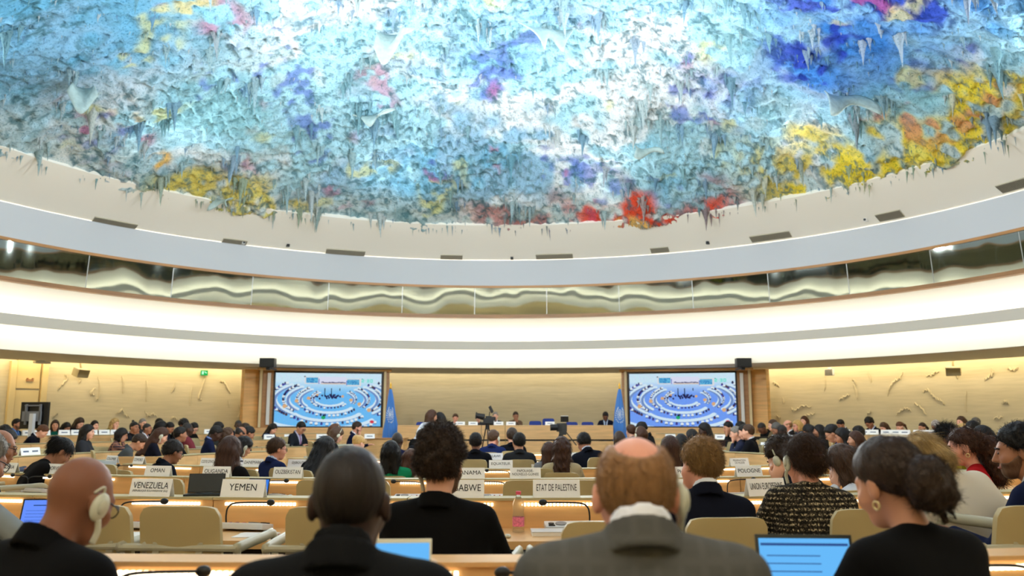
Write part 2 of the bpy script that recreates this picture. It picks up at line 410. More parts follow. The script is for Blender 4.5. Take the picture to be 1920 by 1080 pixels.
def paint(X, Y, k):
    """colour of the paint at plan position (metres from the room centre); k = fine random mix"""
    z1 = vnoise(X, Y, 3.1, 21); z2 = vnoise(X, Y, 1.7, 22); z3 = vnoise(X, Y, 0.8, 23); f = vnoise(X, Y, 0.22, 24)
    C = lambda *c: np.array(lin(c), np.float32)
    def sm(v, a, b2): t = np.clip((v - a) / (b2 - a), 0, 1); return t * t * (3 - 2 * t)
    c = C(180, 228, 244)[None, :] * np.ones((len(X), 1), np.float32)
    def over(w, colr):
        nonlocal c
        w = np.clip(w, 0, 1)[:, None]; c = c * (1 - w) + colr[None, :] * w
    r = np.hypot(X, Y); w2 = vnoise(X, Y, 2.6, 25); w3 = vnoise(X, Y, 0.45, 26)
    over(sm(z2 * .6 + w2 * .4 + 0.45 * (w3 - .5), 0.42, 0.60), C(240, 247, 250))
    over(sm(z1 + 0.45 * (w3 - .5), 0.62, 0.84) * 0.7, C(104, 184, 226))
    over(sm(1 - z1 + 0.5 * (w3 - .5), 0.62, 0.85) * 0.6, C(132, 192, 200))
    over(sm(-X - .3 * Y + 2.5 * (z2 - .5), 3.0, 7.5) * sm(5.0 - Y, 0, 3) * .8, C(84, 168, 212))
    blue = sm(X - 0.35 * Y + 3.4 * (z2 - .5), 3.2, 6.4) * sm(9.6 - r, -0.4, 1.6)
    over(blue * (0.3 + 0.8 * w3), C(70, 142, 226)); over(blue * sm(z3 + .5 * (f - .5), 0.55, 0.72) * 0.9, C(44, 66, 190))
    over(sm(vnoise(X, Y, 1.5, 31) + .5 * (f - .5), 0.78, 0.95) * 0.7, C(84, 104, 200))
    edge = sm(r + 1.1 * (z3 - .5), 9.4, 11.0)
    over(edge * 0.7, C(206, 212, 206)); over(edge * sm(w3, .45, .7) * .7, C(112, 156, 162))
    ang_ = np.degrees(np.arctan2(X, Y)); s1 = f * .6 + w3 * .4
    over(sm(r + 1.6 * (z3 - .5), 9.0, 10.3) * sm(ang_, 36, 46) * sm(92 - ang_, 0, 8) * sm(s1 + 0.4 * z3, 0.56, 0.80) * .95, C(238, 214, 50))
    over(sm(r + 1.4 * (z3 - .5), 9.9, 10.7) * sm(ang_, 8, 15) * sm(40 - ang_, 0, 8) * sm(s1 + .5 * z3, .45, .7), C(232, 84, 56))
    over(sm(r + 1.4 * (z3 - .5), 10.0, 10.8) * sm(ang_, -8, 0) * sm(14 - ang_, 0, 6) * sm(s1 + .5 * z3, .6, .85) * .7, C(206, 112, 106))
    over(sm(r + 1.4 * (z3 - .5), 10.2, 10.9) * sm(-ang_, 26, 31) * sm(54 + ang_, 0, 6) * sm(s1 + .4 * z3, .54, .78) * .85, C(230, 208, 84))
    over(sm(-X + 0.8 * (z2 - .5), 4.8, 6.0) * sm(Y, 3.5, 5.0) * sm(r, 8.0, 9.0) * sm(vnoise(X, Y, 0.9, 41), .6, .78) * sm(s1, .42, .6) * .9, C(236, 182, 70))
    over(sm(vnoise(X, Y, 0.9, 42), .84, .95) * sm(s1, .48, .62) * .55, C(206, 92, 128))
    over(sm(vnoise(X, Y, 0.95, 43), .80, .92) * sm(s1, .42, .62) * .6, C(230, 226, 130))
    dark = C(66, 112, 122)[None, :] * (1 - blue[:, None]) + C(28, 48, 120)[None, :] * blue[:, None]  # dark paint specks that also stand in for side-lit shading of the bumps
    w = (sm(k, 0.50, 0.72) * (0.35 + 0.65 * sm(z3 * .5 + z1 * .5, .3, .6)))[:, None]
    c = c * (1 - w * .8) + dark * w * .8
    return c
N = 600
g = np.linspace(-RP, RP, N); X, Y = np.meshgrid(g, g, indexing='ij'); X = X.ravel(); Y = Y.ravel()
jx = nrng.normal(0, 0.009, len(X)); X = X + jx; Y = Y + nrng.normal(0, 0.009, len(Y)); r = np.hypot(X, Y)
Z = dome(r) + bumps(X, Y)
keep = (r < RP + 0.03).reshape(N, N)
idx = np.arange(N * N).reshape(N, N)
q = np.stack([idx[:-1, :-1], idx[:-1, 1:], idx[1:, 1:], idx[1:, :-1]], -1)
kq = keep[:-1, :-1] & keep[:-1, 1:] & keep[1:, 1:] & keep[1:, :-1]
q = q[kq]; used = np.unique(q); rem = np.full(N * N, -1); rem[used] = np.arange(len(used))
X, Y, Z = X[used], Y[used], Z[used]
fine = 0.5 * vnoise(X, Y, 0.13, 51) + 0.3 * vnoise(X, Y, 0.065, 52) + 0.2 * nrng.random(len(X))
def paint_material():
    m = bpy.data.materials.new('rough sprayed paint'); m.use_nodes = True; nt = m.node_tree; b = nt.nodes['Principled BSDF']
    b.inputs['Roughness'].default_value = 0.9; b.inputs['Specular IOR Level'].default_value = 0.1
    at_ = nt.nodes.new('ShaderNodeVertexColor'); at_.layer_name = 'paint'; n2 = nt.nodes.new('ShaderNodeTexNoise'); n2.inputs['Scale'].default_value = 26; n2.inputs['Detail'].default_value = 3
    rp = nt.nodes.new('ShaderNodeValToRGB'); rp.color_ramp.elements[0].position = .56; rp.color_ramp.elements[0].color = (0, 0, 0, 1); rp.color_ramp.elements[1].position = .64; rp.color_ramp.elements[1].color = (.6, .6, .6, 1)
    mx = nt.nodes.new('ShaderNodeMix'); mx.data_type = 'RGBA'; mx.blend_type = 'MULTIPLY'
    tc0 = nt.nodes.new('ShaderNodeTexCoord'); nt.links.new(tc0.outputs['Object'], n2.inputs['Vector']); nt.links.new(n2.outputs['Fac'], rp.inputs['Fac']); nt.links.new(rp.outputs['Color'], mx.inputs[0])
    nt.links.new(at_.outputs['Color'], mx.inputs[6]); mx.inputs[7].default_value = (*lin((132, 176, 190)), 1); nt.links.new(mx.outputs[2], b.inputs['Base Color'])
    tc = nt.nodes.new('ShaderNodeTexCoord'); nz = nt.nodes.new('ShaderNodeTexNoise'); nz.inputs['Scale'].default_value = 18; nz.inputs['Detail'].default_value = 5
    bp = nt.nodes.new('ShaderNodeBump'); bp.inputs['Strength'].default_value = 0.8; bp.inputs['Distance'].default_value = 0.03
    nt.links.new(tc.outputs['Object'], nz.inputs['Vector']); nt.links.new(nz.outputs['Fac'], bp.inputs['Height']); nt.links.new(bp.outputs['Normal'], b.inputs['Normal'])
    return m
M_PAINT = paint_material()
def colour(me, c):
    ca = me.color_attributes.new('paint', 'FLOAT_COLOR', 'POINT')
    ca.data.foreach_set('color', np.concatenate([c, np.ones((len(c), 1))], 1).astype(np.float32).ravel())
me = np_mesh('ceiling', np.stack([X + CX, Y + CY, Z], 1), rem[q], True)
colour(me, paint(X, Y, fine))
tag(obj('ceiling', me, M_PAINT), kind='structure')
# hanging drips
V, Q, CC = [], [], []
def drips(px, py, length, rad, tint):
    n = 6; lv = (0, 0.18, 0.5, 0.8, 1.0); w = (1.0, 0.62, 0.30, 0.13, 0.02)
    z0 = float(dome(np.hypot(px, py)) + bumps(np.array([px]), np.array([py]))[0]) + 0.06
    base = len(V); a0 = rng.random() * 6; lx, ly = rng.gauss(0, .05) * length, rng.gauss(0, .05) * length
    c = paint(np.array([px]), np.array([py]), np.array([0.3]))[0]
    g = np.array(lin(tint)); c = c * 0.25 + g * 0.75
    for t, ww in zip(lv, w):
        for k in range(n):
            a = a0 + 2 * PI * k / n; rr = rad * ww * (1 + 0.35 * math.sin(3 * a + t * 7 + a0))
            V.append((px + lx * t + rr * math.cos(a) + CX, py + ly * t + rr * math.sin(a) + CY, z0 - t * length)); CC.append(c)
    for i in range(len(lv) - 1):
        for k in range(n):
            Q.append((base + i * n + k, base + i * n + (k + 1) % n, base + (i + 1) * n + (k + 1) % n, base + (i + 1) * n + k))
TINTS = ((112, 146, 146), (140, 160, 158), (92, 128, 132), (176, 182, 178), (96, 126, 150))
for i in range(760):
    rr = RP * math.sqrt(rng.random()) * 0.985; a = rng.random() * 2 * PI
    x, y = rr * math.sin(a), rr * math.cos(a); big = rng.random() ** 2.6; L = 0.14 + 0.70 * big; t = rng.choice(TINTS)
    drips(x, y, L, 0.05 + 0.11 * big, t)
    for k in range(rng.randint(2, 6)):
        s = rng.uniform(.25, .7); x2, y2 = x + rng.gauss(0, .13), y + rng.gauss(0, .13)
        if math.hypot(x2, y2) < RP - .05: drips(x2, y2, L * s, 0.03 + 0.07 * big, t)
for i in range(3200):
    rr = RP * math.sqrt(rng.random()) * 0.99; a = rng.random() * 2 * PI
    drips(rr * math.sin(a), rr * math.cos(a), rng.uniform(.07, .2), rng.uniform(.02, .05), rng.choice(TINTS))
for i in range(420):    # fringe along the rim
    a = rng.random() * 2 * PI; rr = RP - abs(rng.gauss(0, .18)) - .02
    drips(rr * math.sin(a), rr * math.cos(a), rng.uniform(.1, .5) * rng.random() + .1, rng.uniform(.03, .06), rng.choice(TINTS))
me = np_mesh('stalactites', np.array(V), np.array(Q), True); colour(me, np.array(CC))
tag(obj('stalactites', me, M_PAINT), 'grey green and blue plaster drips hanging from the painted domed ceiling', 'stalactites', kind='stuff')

# torn plaster sheets hanging in the paint
M_SHEET = mat('pale plaster sheet', (176, 196, 192), rough=0.85, bump=(0.5, 12, 0.03), var=(0.12, 4))
def sheet(px, py, w, hgt, rz, curl, label):
    d = ray(px, py); t = 10.0                 # march to the dome
    for _ in range(400):
        p = Vector((0, 0, H)) + d * t; rr = math.hypot(p.x - CX, p.y - CY)
        if p.y > CY - 2 and p.z > float(dome(rr)) - 0.3: break
        t += 0.05
    n1, n2 = 14, 8; vs, qs = [], []
    for i in range(n1 + 1):
        for j in range(n2 + 1):
            u = i / n1 - .5; v = j / n2
            ww = w * (0.75 + 0.35 * math.sin(2.1 * v + px)) * (1 - 0.25 * v)
            vs.append((u * ww, -curl * math.sin(v * 2.2) * 0.5 - 0.25 * curl * (u * 2) ** 2, -v * hgt * (0.8 + 0.3 * math.sin(5 * u + py))))
    for i in range(n1):
        for j in range(n2):
            k = i * (n2 + 1) + j; qs.append((k, k + 1, k + n2 + 2, k + n2 + 1))
    me = np_mesh('plaster_sheet', np.array(vs), np.array(qs), True)
    o = tag(obj('plaster_sheet', me, M_SHEET, loc=p), label, 'plaster sheet', 'curled plaster sheets in the painted ceiling'); o.rotation_euler = (R(-20), 0, rz)
    md = o.modifiers.new('thick', 'SOLIDIFY'); md.thickness = 0.03
sheet(155, 165, 1.0, .75, .5, .5, 'curled pale plaster sheet high at the left of the painted ceiling')
sheet(745, 65, 1.5, 1.0, -.2, .6, 'large grey green plaster sheet near the top middle of the painted ceiling')
sheet(1020, 55, 1.2, .9, .3, .5, 'torn plaster sheet at the top middle right of the painted ceiling')
sheet(705, 215, 1.1, .45, -.4, .4, 'small folded plaster sheet in the middle of the painted ceiling')
sheet(1205, 280, 1.1, .5, .2, .5, 'white plaster sheet with dark hollow in the lower middle of the ceiling')
sheet(1570, 180, 1.6, .8, .3, .5, 'wide grey plaster sheet beside deep blue paint at the upper right')
sheet(425, 375, 1.1, .45, -.3, .4, 'plaster sheet with orange stains hanging at the lower left rim')

# vents and small cameras on the cream slope
M_VENT = mat('vent grille', (188, 182, 162), rough=0.6)
M_VENTD = mat('vent dark', (112, 106, 92), rough=0.8)
M_WHITE = mat('white plastic', (232, 232, 228), rough=0.4)
def slope(px, py):
    d = ray(px, py); lo = Vector((0, 0, H)); t = 15.0
    for _ in range(4000):
        p = lo + d * t; rr = math.hypot(p.x - CX, p.y - CY)
        if p.y > CY - 6 and rr > 11 and p.z < 6.40 + (12.42 - rr) / 1.42 * .82 + 1e-3 and rr > 11.2: pass
        if p.y > CY - 8 and rr > 10.9 and p.z > 6.40 + (12.42 - rr) / 1.42 * .82: break
        t += 0.004
    return p
VW = ['widest of the left group', 'short and second from the left', 'third from the left', 'short one left of the room axis', 'right of the room axis', 'short one right of middle', 'long one right of middle', 'second from the right', 'at the right edge']
for i, (x0, y0, x1, y1, w) in enumerate(((172, 414, 256, 424, .155), (417, 451, 462, 456, .14), (611, 471, 684, 475, .14), (826, 481, 867, 482, .12), (1005, 480, 1074, 480, .13), (1220, 469, 1254, 467, .13), (1407, 447, 1483, 439, .15), (1644, 407, 1693, 400, .16), (1871, 352, 1935, 340, .16))):
    p0, p1 = slope(x0, y0), slope(x1, y1); c = (p0 + p1) / 2; L = (p1 - p0).length; a = ang(c)
    e = empty('ceiling_vent', c, -R(a), 'slatted air vent on the cream ring, ' + VW[i], 'vent', 'air vents on the cream ring')
    rx = Euler((-R(60), 0, 0)).to_matrix()
    b = bmesh.new(); box(b, (0, -.006, -.01), (L, .03, w * 1.7), Euler((R(60), 0, 0)).to_matrix()); obj('frame', b, M_VENT, e)
    b = bmesh.new(); n = int(L / .035)
    for k in range(n): box(b, (-L / 2 + .02 + k * (L - .04) / (n - 1), -.016, -.028), (.012, .012, w * 1.5), Euler((R(60), 0, 0)).to_matrix())
    obj('slats', b, M_VENTD, e)
for i, (x, y, m, t) in enumerate(((539, 461, M_BLACK, 'black box camera left of the middle vents'), (960, 485, M_BLACK, 'tiny black camera at the room axis'), (1328, 456, M_BLACK, 'black box camera left of the long right vent'), (455, 456, M_WHITE, 'white dome camera beside the short left vent'), (1626, 413, M_WHITE, 'white camera left of the second vent from the right'))):
    p = slope(x, y); e = empty('security_camera', p, -R(ang(p)), t, 'camera', 'small cameras on the cream ring')
    b = bmesh.new(); box(b, (0, -.05, 0), (.08, .12, .08), bev=.012); obj('body', b, m, e)
    b = bmesh.new(); cyl(b, (0, -.11, 0), (0, -.14, 0), .028); obj('lens', b, M_BLACK, e)
    b = bmesh.new(); cyl(b, (0, .0, 0), (0, .06, .05), .02); obj('mount', b, m, e)

# door bay and pilasters at the far left
M_DOOR = mat('pale door lacquer', (214, 190, 134), rough=0.5)
p = ray_cyl(50, 740, 16.74); a = ang(p)
d1 = tag(empty('door_1', (p.x, p.y, 0.24), -R(a)), kind='structure')
b = bmesh.new(); box(b, (0, 0, 1.05), (.62, .06, 2.1), bev=.01); obj('door_leaf', b, M_DOOR, d1)
b = bmesh.new(); box(b, (0, 0, 2.55), (.62, .06, .8), bev=.01); obj('top_panel', b, M_DOOR, d1)
for s in (-1, 1):
    b = bmesh.new(); box(b, (s * .42, -.03, 1.45), (.16, .14, 2.9), bev=.01); obj('jamb', b, M_DOOR, d1)
b = bmesh.new(); box(b, (.03, -.05, 2.38), (.2, .03, .06)); box(b, (-.04, -.07, 2.42), (.04, .04, .05)); box(b, (.1, -.07, 2.42), (.04, .04, .05)); obj('door_sign', b, M_WOODD, d1)
# ================================================================== desks
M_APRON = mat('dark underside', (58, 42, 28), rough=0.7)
M_LEDW = emis('warm desk lamp strip', (255, 236, 202), 4.0)
M_GREYP = mat('light grey plastic', (206, 208, 210), rough=0.4)
M_MIDG = mat('mid grey plastic', (122, 124, 128), rough=0.5)
ROWS = {'0': (15.75, .08), 'A': (13.5, .085), 'B': (10.9, 0.03), 'C': (8.6, 0), 'D': (6.2, 0), 'E': (3.35, 0)}
ORD = ['first', 'second', 'third', 'fourth', 'fifth', 'sixth', 'seventh', 'eighth', 'ninth', 'tenth', 'eleventh', 'twelfth', 'thirteenth', 'fourteenth', 'fifteenth', 'sixteenth', 'seventeenth', 'eighteenth']
def desk_unit(c, Rl, z, a0, a1, label, group, leds=(0.25, 0.75), led_w=0.42, n=5):
    """person sits outside radius Rl, facing the centre c"""
    e = empty('desk', (c[0] + Rl * math.sin(R((a0 + a1) / 2)), c[1] + Rl * math.cos(R((a0 + a1) / 2)), z), 0, label, 'desk', group)
    off = Vector(e.location); g = math.degrees(0.0035 / Rl)
    def part(name, profs, m, b0=a0 + g, b1=a1 - g, nn=n):
        b = bmesh.new()
        for p in profs:
            bb = bmesh.new(); arc_solid(bb, c, [(Rl + r, z + h) for r, h in p], b0, b1, nn)
            mm = mesh_of(bb); b.from_mesh(mm); bpy.data.meshes.remove(mm)
        bmesh.ops.translate(b, vec=-off, verts=b.verts[:])
        return obj(name, b, m, e)
    part('tabletop', [rect(-.02, .56, .70, .74)], M_WOOD)
    part('riser_panel', [rect(-.03, 0, .74, .893)], M_WOOD)
    part('ledge', [rect(-.15, .012, .893, .907)], M_WOOD if Rl == ROWS['0'][0] else M_TAN)
    part('front_panel', [rect(-.15, -.12, .06, .885)], M_WOOD)
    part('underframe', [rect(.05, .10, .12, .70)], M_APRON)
    for f in leds:
        am = a0 + (a1 - a0) * f; h = math.degrees(led_w / 2 / Rl)
        b = bmesh.new(); k = 20
        for i in range(k):
            a = am - h + 2 * h * (i + .5) / k
            box(b, (c[0] + (Rl + .008) * math.sin(R(a)) - off.x, c[1] + (Rl + .008) * math.cos(R(a)) - off.y, .871), (led_w / k * .66, .016, .018), Euler((0, 0, -R(a))).to_matrix(), .004)
        obj('lamp_strip', b, M_LEDW, e)
    for aa in (a0, a1):
        b = bmesh.new(); s = 1 if aa == a0 else -1
        p = polar_c(c, Rl + .1, aa + s * math.degrees(.03 / Rl)); box(b, (p[0] - off.x, p[1] - off.y, .37), (.04, .34, .66), Euler((0, 0, -R(aa))).to_matrix()); obj('leg_panel', b, M_WOODD, e)
    return e
def polar_c(c, r, a): return (c[0] + r * math.sin(R(a)), c[1] + r * math.cos(R(a)))
RN = {'0': 'nearest row', 'A': 'second row', 'B': 'third row', 'C': 'fourth row', 'D': 'fifth row', 'E': 'front row'}
for key, (half, cnt) in {'0': (14.2, 6), 'A': (24.0, 10), 'B': (40, 12), 'C': (32, 7), 'D': (28, 5), 'E': (34, 3)}.items():
    Rl, z = ROWS[key]; st = 2 * half / cnt
    off = {'A': 0.62, '0': 0.9}.get(key, 0)
    for i in range(cnt):
        hi = 180 + off + half - i * st      # left to right
        desk_unit((RX, RY), Rl, z, hi - st, hi, 'curved beech desk unit, %s from the left in the %s' % (ORD[i], RN[key]), 'desks of the middle rows')
for side in (-1, 1):
    for Rl, z, b0, b1, cnt, nm in ((12.5, .24, 22, 98, 12, 'outer'), (10.0, .12, 24, 98, 10, 'second'), (7.5, 0, 34, 99, 7, 'third'), (5.1, 0, 52, 92, 3, 'innermost')):
        st = (b1 - b0) / cnt
        for i in range(cnt):
            a0 = side * (b0 + i * st); a1 = side * (b0 + (i + 1) * st)
            desk_unit((CX, CY), Rl, z, min(a0, a1), max(a0, a1), 'beech desk of the %s block, %s row, %s from the podium' % ('left' if side < 0 else 'right', nm, ORD[i]), 'desks of the side blocks', n=3)
        a = side * b1; p = polar_c((CX, CY), Rl + .12, a + side * math.degrees(.03 / Rl))
        b = bmesh.new(); box(b, (0, 0, .455), (.04, .95, .91), bev=.004)
        e = empty('end_panel', (p[0], p[1], z), -R(a), 'beech end panel closing the %s curved row of the %s block' % (nm, 'left' if side < 0 else 'right'), 'panel', 'end panels of the side blocks')
        obj('board', b, M_WOOD, e)

def row_pt(key, px, dr=0.0, py=900):
    """point on a middle row's circle (radius offset dr outward) under picture column px, near side"""
    Rl, z = ROWS[key]; rr = Rl + dr; d = ray(px, py); u = d.x / d.y
    a = u * u + 1; b = -2 * (u * RX + RY); c = RX * RX + RY * RY - rr * rr
    y = (-b - math.sqrt(b * b - 4 * a * c)) / (2 * a)
    return Vector((u * y, y, z)), math.degrees(math.atan2(u * y - RX, y - RY))
def side_pt(px, r, dest, py=810):
    d = ray(px, py); u = d.x / d.y; a = u * u + 1; b = -2 * (u * CX + CY); c = CX * CX + CY * CY - r * r; q = b * b - 4 * a * c
    if q < 0: return -b / (2 * a)
    ys = [(-b - math.sqrt(q)) / (2 * a), (-b + math.sqrt(q)) / (2 * a)]
    return min(ys, key=lambda y: abs(y - dest))

# ------------------------------------------------------------------ name signs
M_CARD = mat('white card', (252, 252, 252), rough=0.6)
M_INK = mat('black ink', (22, 22, 26), rough=0.7)
M_INKB = mat('blue grey ink', (92, 108, 136), rough=0.7)
SIGN_ME = {}
def sign(loc, rz, text, label, w=.27, h=.094, group='name signs on the middle rows', sub=None, ink=None, fit=.86, blur=False):
    e = empty('name_sign', loc, rz, label, 'sign', group)
    dp = .05; th = math.atan2(dp / 2, h)
    k = (w, h)
    if k not in SIGN_ME:
        b = bmesh.new()
        for s in (-1, 1): box(b, (0, s * dp / 4, h / 2), (w, .0016, h / math.cos(th)), Euler((s * th, 0, 0)).to_matrix())
        SIGN_ME[k] = mesh_of(b, 'card')
    obj('card', SIGN_ME[k], M_CARD, e)
    n = Vector((0, -math.cos(th), math.sin(th)))
    def put(s, ww, hh, z):
        t = obj('lettering', text_mesh(s, ww, hh), ink or M_INK, e)
        t.location = Vector((0, -dp / 2 * (1 - z / h), z)) + n * .0025; t.rotation_euler = (-th, 0, 0)
    if text:
        if sub: put(text, w * fit, h * .36, h * .62); put(sub, w * .86, h * .15, h * .30)
        else: put(text, w * fit, h * (.38 if '\n' not in text else .55), h * .56)
    if blur:      # text too small to read in the picture: a short printed bar
        b = bmesh.new(); box(b, (0, 0, 0), (w * .55, .001, h * .2)); t = obj('printed_line', b, M_INKB, e)
        t.location = Vector((0, -dp / 4, h * .5)) + n * .002; t.rotation_euler = (-th, 0, 0)
    return e
def row_sign(key, px, text, label, sub=None, turn=0, w=.27, h=.094, fit=.86):
    p, a = row_pt(key, px, -.035 if key != 'A' else -.03); p.z = ROWS[key][1] + .907
    return sign(p, -R(a - 180) + R(turn), text, label, w, h, sub=sub, fit=fit)
for px, t, sub, turn in ((286, 'VENEZUELA', '(REPUBLIQUE BOLIVARIENNE DU)', -6), (458, 'YEMEN', None, -6), (864, 'ZIMBABWE', None, 0), (1043, 'ETAT DE PALESTINE', None, 0), (1248, 'SAINT-SIEGE', None, 0), (1434, 'UNION EUROPEENNE', None, 14)):
    row_sign('A', px, t, 'white name sign reading %s on the ledge of the second row' % t, sub, turn, h=.10)
for px, t, turn in ((16, 'NIGERIA', -4), (105, 'NORVEGE', -8), (296, 'OMAN', 0), (406, 'OUGANDA', 0), (540, 'OUZBEKISTAN', 0), (880, 'PANAMA', 0), (985, 'PAPOUASIE-\nNOUVELLE-GUINEE', 0), (1293, 'PHILIPPINES', 0), (1404, 'POLOGNE', 4)):
    row_sign('B', px, t, 'white name sign reading %s on the ledge of the third row' % t.replace('\n', ''), None, turn)
for px, t, turn in ((208, 'COLOMBIE', -4), (259, 'COMORES', -10), (392, "COTE D'IVOIRE", 0), (474, 'DANEMARK', 0), (559, 'DJIBOUTI', 0), (759, '', 0), (939, 'EQUATEUR', 0), (1387, 'FEDERATION\nDE RUSSIE', 0)):
    row_sign('C', px, t, 'white name sign reading %s on the ledge of the fourth row' % t.replace('\n', ' ') if t else 'blank white sign half hidden behind the curly haired person', None, turn)
row_sign('D', 925, 'MALAWI', 'white name sign reading MALAWI on the ledge of the fifth row')
row_sign('D', 1079, '', 'white sign left of the black suited person leaning over the fifth row')
row_sign('E', 928, 'CUBA', 'grey white name sign reading CUBA on the front row ledge')
SS = [(52, 12.5, 22), (66, 12.5, 21.6), (83, 12.5, 22), (120, 12.5, 22), (143, 12.5, 22), (172, 12.5, 22), (195, 12.5, 22), (217, 12.5, 22), (392, 12.5, 23), (505, 10, 22), (543, 10, 22), (603, 10, 22), (693, 10, 22), (50, 7.5, 13), (67, 7.5, 12),
      (1257, 10, 22), (1350, 10, 22), (1457, 10, 20), (1488, 10, 20), (1585, 12.5, 22), (1621, 12.5, 22), (1638, 12.5, 22), (1662, 12.5, 21), (1680, 12.5, 21), (1697, 12.5, 21), (1723, 12.5, 20), (1733, 12.5, 20), (1745, 12.5, 20), (1436, 7.5, 15)]
for i, (px, r, dest) in enumerate(SS):
    y = side_pt(px, r - .04, dest); p = Vector((ray(px, 815).x / ray(px, 815).y * y, y, {12.5: .24, 10: .12, 7.5: 0}[r] + .907)); a = ang(p)
    lft = px < 960
    k = sorted([s[0] for s in SS if (s[0] < 960) == lft], reverse=not lft).index(px)
    f = -R(a - 180)
    sign(p, f + PI, '', 'small white country sign of the %s block, %s in from the %s edge' % ('left' if lft else 'right', ORD[min(k, 17)], 'left' if lft else 'right'), .27, .12, 'small signs on the side blocks', blur=True)

# ------------------------------------------------------------------ chairs
M_CHAIR = mat('tan leatherette', (186, 168, 122), rough=0.5, bump=(0.1, 120, 0.003))
M_CHAIRL = mat('pale chair frame', (178, 174, 150), rough=0.45)
M_BLUE = mat('blue chair fabric', (40, 62, 140), rough=0.8)
def chair_proto(cloth, name, label, group):
    e = empty(name, (0, 0, -50), 0, label, 'chair', group)
    b = bmesh.new(); n, m = 14, 20; fr, bk = [], []
    for i in range(n + 1):
        for j in range(m + 1):
            u = i / n * 2 - 1; v = j / m
            hw = .193 - .008 * v
            if v > .9: hw -= .020 * ((v - .9) / .1) ** 2.2
            x = u * hw; z = .44 + v * .52 - .012 * (abs(u) ** 6) * (v > .9); y = -.19 - .10 * v + .035 * u * u
            fr.append(b.verts.new((x, y, z))); bk.append(b.verts.new((x, y - .028, z)))
    w = m + 1
    for i in range(n):
        for j in range(m):
            k = i * w + j; b.faces.new((fr[k], fr[k + w], fr[k + w + 1], fr[k + 1])); b.faces.new((bk[k], bk[k + 1], bk[k + w + 1], bk[k + w]))
    for i in range(n):
        for j in (0, m):
            k = i * w + j; b.faces.new((fr[k], bk[k], bk[k + w], fr[k + w]))
    for j in range(m):
        for i in (0, n):
            k = i * w + j; b.faces.new((fr[k], fr[k + 1], bk[k + 1], bk[k]))
    bmesh.ops.recalc_face_normals(b, faces=b.faces[:])
    me = mesh_of(b); smooth(me); me.set_sharp_from_angle(angle=R(50)); obj('backrest', me, cloth, e)
    b = bmesh.new(); box(b, (0, .03, .435), (.42, .46, .06), bev=.025); obj('seat', mesh_of(b, sm=True), cloth, e)
    b = bmesh.new(); tube(b, [(-.27, -.27, .775), (.27, -.27, .775)], .016, 8, flat=1.0)
    for s in (-.1, .1): box(b, (s, -.262, .775), (.03, .03, .05))
    obj('crossbar', b, M_CHAIRL, e)
    for s in (-1, 1):
        b = bmesh.new(); tube(b, spline([(s * .27, -.28, .775), (s * .275, .05, .785), (s * .275, .2, .77), (s * .27, .24, .58), (s * .27, .22, .02)], 6), .017, 8, flat=1.5); obj('arm_frame', mesh_of(b, sm=True), M_CHAIRL, e)
        b = bmesh.new(); tube(b, [(s * .27, -.26, .775), (s * .26, -.24, .40), (s * .27, -.25, .02)], .017, 8); obj('rear_leg', b, M_CHAIRL, e)
    return e
CH = chair_proto(M_CHAIR, 'chair', 'spare', 'tan conference chairs'); CB = chair_proto(M_BLUE, 'chair', 'spare', 'blue podium chairs')
used_first = {}
def chair(loc, f, label, proto=None):
    proto = proto or CH
    if proto.name not in used_first:
        used_first[proto.name] = 1; proto.location = loc; proto.rotation_euler = (0, 0, -R(f)); proto['label'] = label; return proto
    return dup(proto, loc, -R(f), label)
def row_chair(key, px, dr, label, turn=0):
    p, a = row_pt(key, px, dr); return chair(p, a + 180 + turn, label)
row_chair('A', 388, .80, 'empty tan chair in front of the YEMEN sign')
row_chair('A', 236, .78, 'empty tan chair behind the headset of the bald person in the black coat')
row_chair('A', 640, .80, 'tan chair mostly hidden behind the dark shaven head')
row_chair('A', 1850, 1.0, 'empty tan chair at the right between cream sweater and navy suit')
row_chair('A', 1122, 1.38, 'tan chair hidden behind the grey suit near the pink bottle')
row_chair('B', 620, .72, 'tan chair of the third row behind the dark shaven head')
for i, (px, t) in enumerate(((700, 'left of the curly haired head'), (985, 'behind the pink labelled bottle'), (1095, 'behind the ETAT DE PALESTINE sign'), (340, 'between the OMAN and OUGANDA signs'), (470, 'right of the OUGANDA sign'))):
    row_chair('B', px, .72, 'empty tan chair of the third row ' + t)
for px, t in ((232, 'left of the OMAN sign'), (556, 'right of the navy suited person with glasses'), (860, 'left of the EQUATEUR sign'), (1000, 'right of the EQUATEUR sign')):
    row_chair('C', px, .72, 'empty tan chair of the fourth row ' + t)
for px, dest, r, t in ((62, 15, 8.25, 'nearest of the pale empty chairs at the left'), (84, 16, 8.25, 'second of the pale empty chairs at the left'), (106, 17, 8.25, 'third of the pale empty chairs at the left'), (124, 17.5, 8.25, 'fourth of the pale empty chairs at the left'),
                   (186, 18.5, 8.25, 'empty pale chair left of the plaid jacket'), (211, 19, 8.25, 'empty pale chair behind the plaid jacket'), (540, 20, 8.25, 'empty pale chair below the left screen, left one'), (578, 20.5, 8.25, 'empty pale chair below the left screen, right one'), (602, 20.5, 8.25, 'empty pale chair beside the bob haired person'),
                   (372, 20, 8.25, 'empty pale chair behind the maroon jacket'), (1345, 20, 8.25, 'empty chair below the right screen'), (1432, 20, 8.3, 'empty chair below the right screen edge'), (1845, 9.5, 5.8, 'pale chair behind the red jacket')):
    y = side_pt(px, r, dest)
    p = Vector((ray(px, 815).x / ray(px, 815).y * y, y, 0)); chair(p, ang(p) + 180, t)

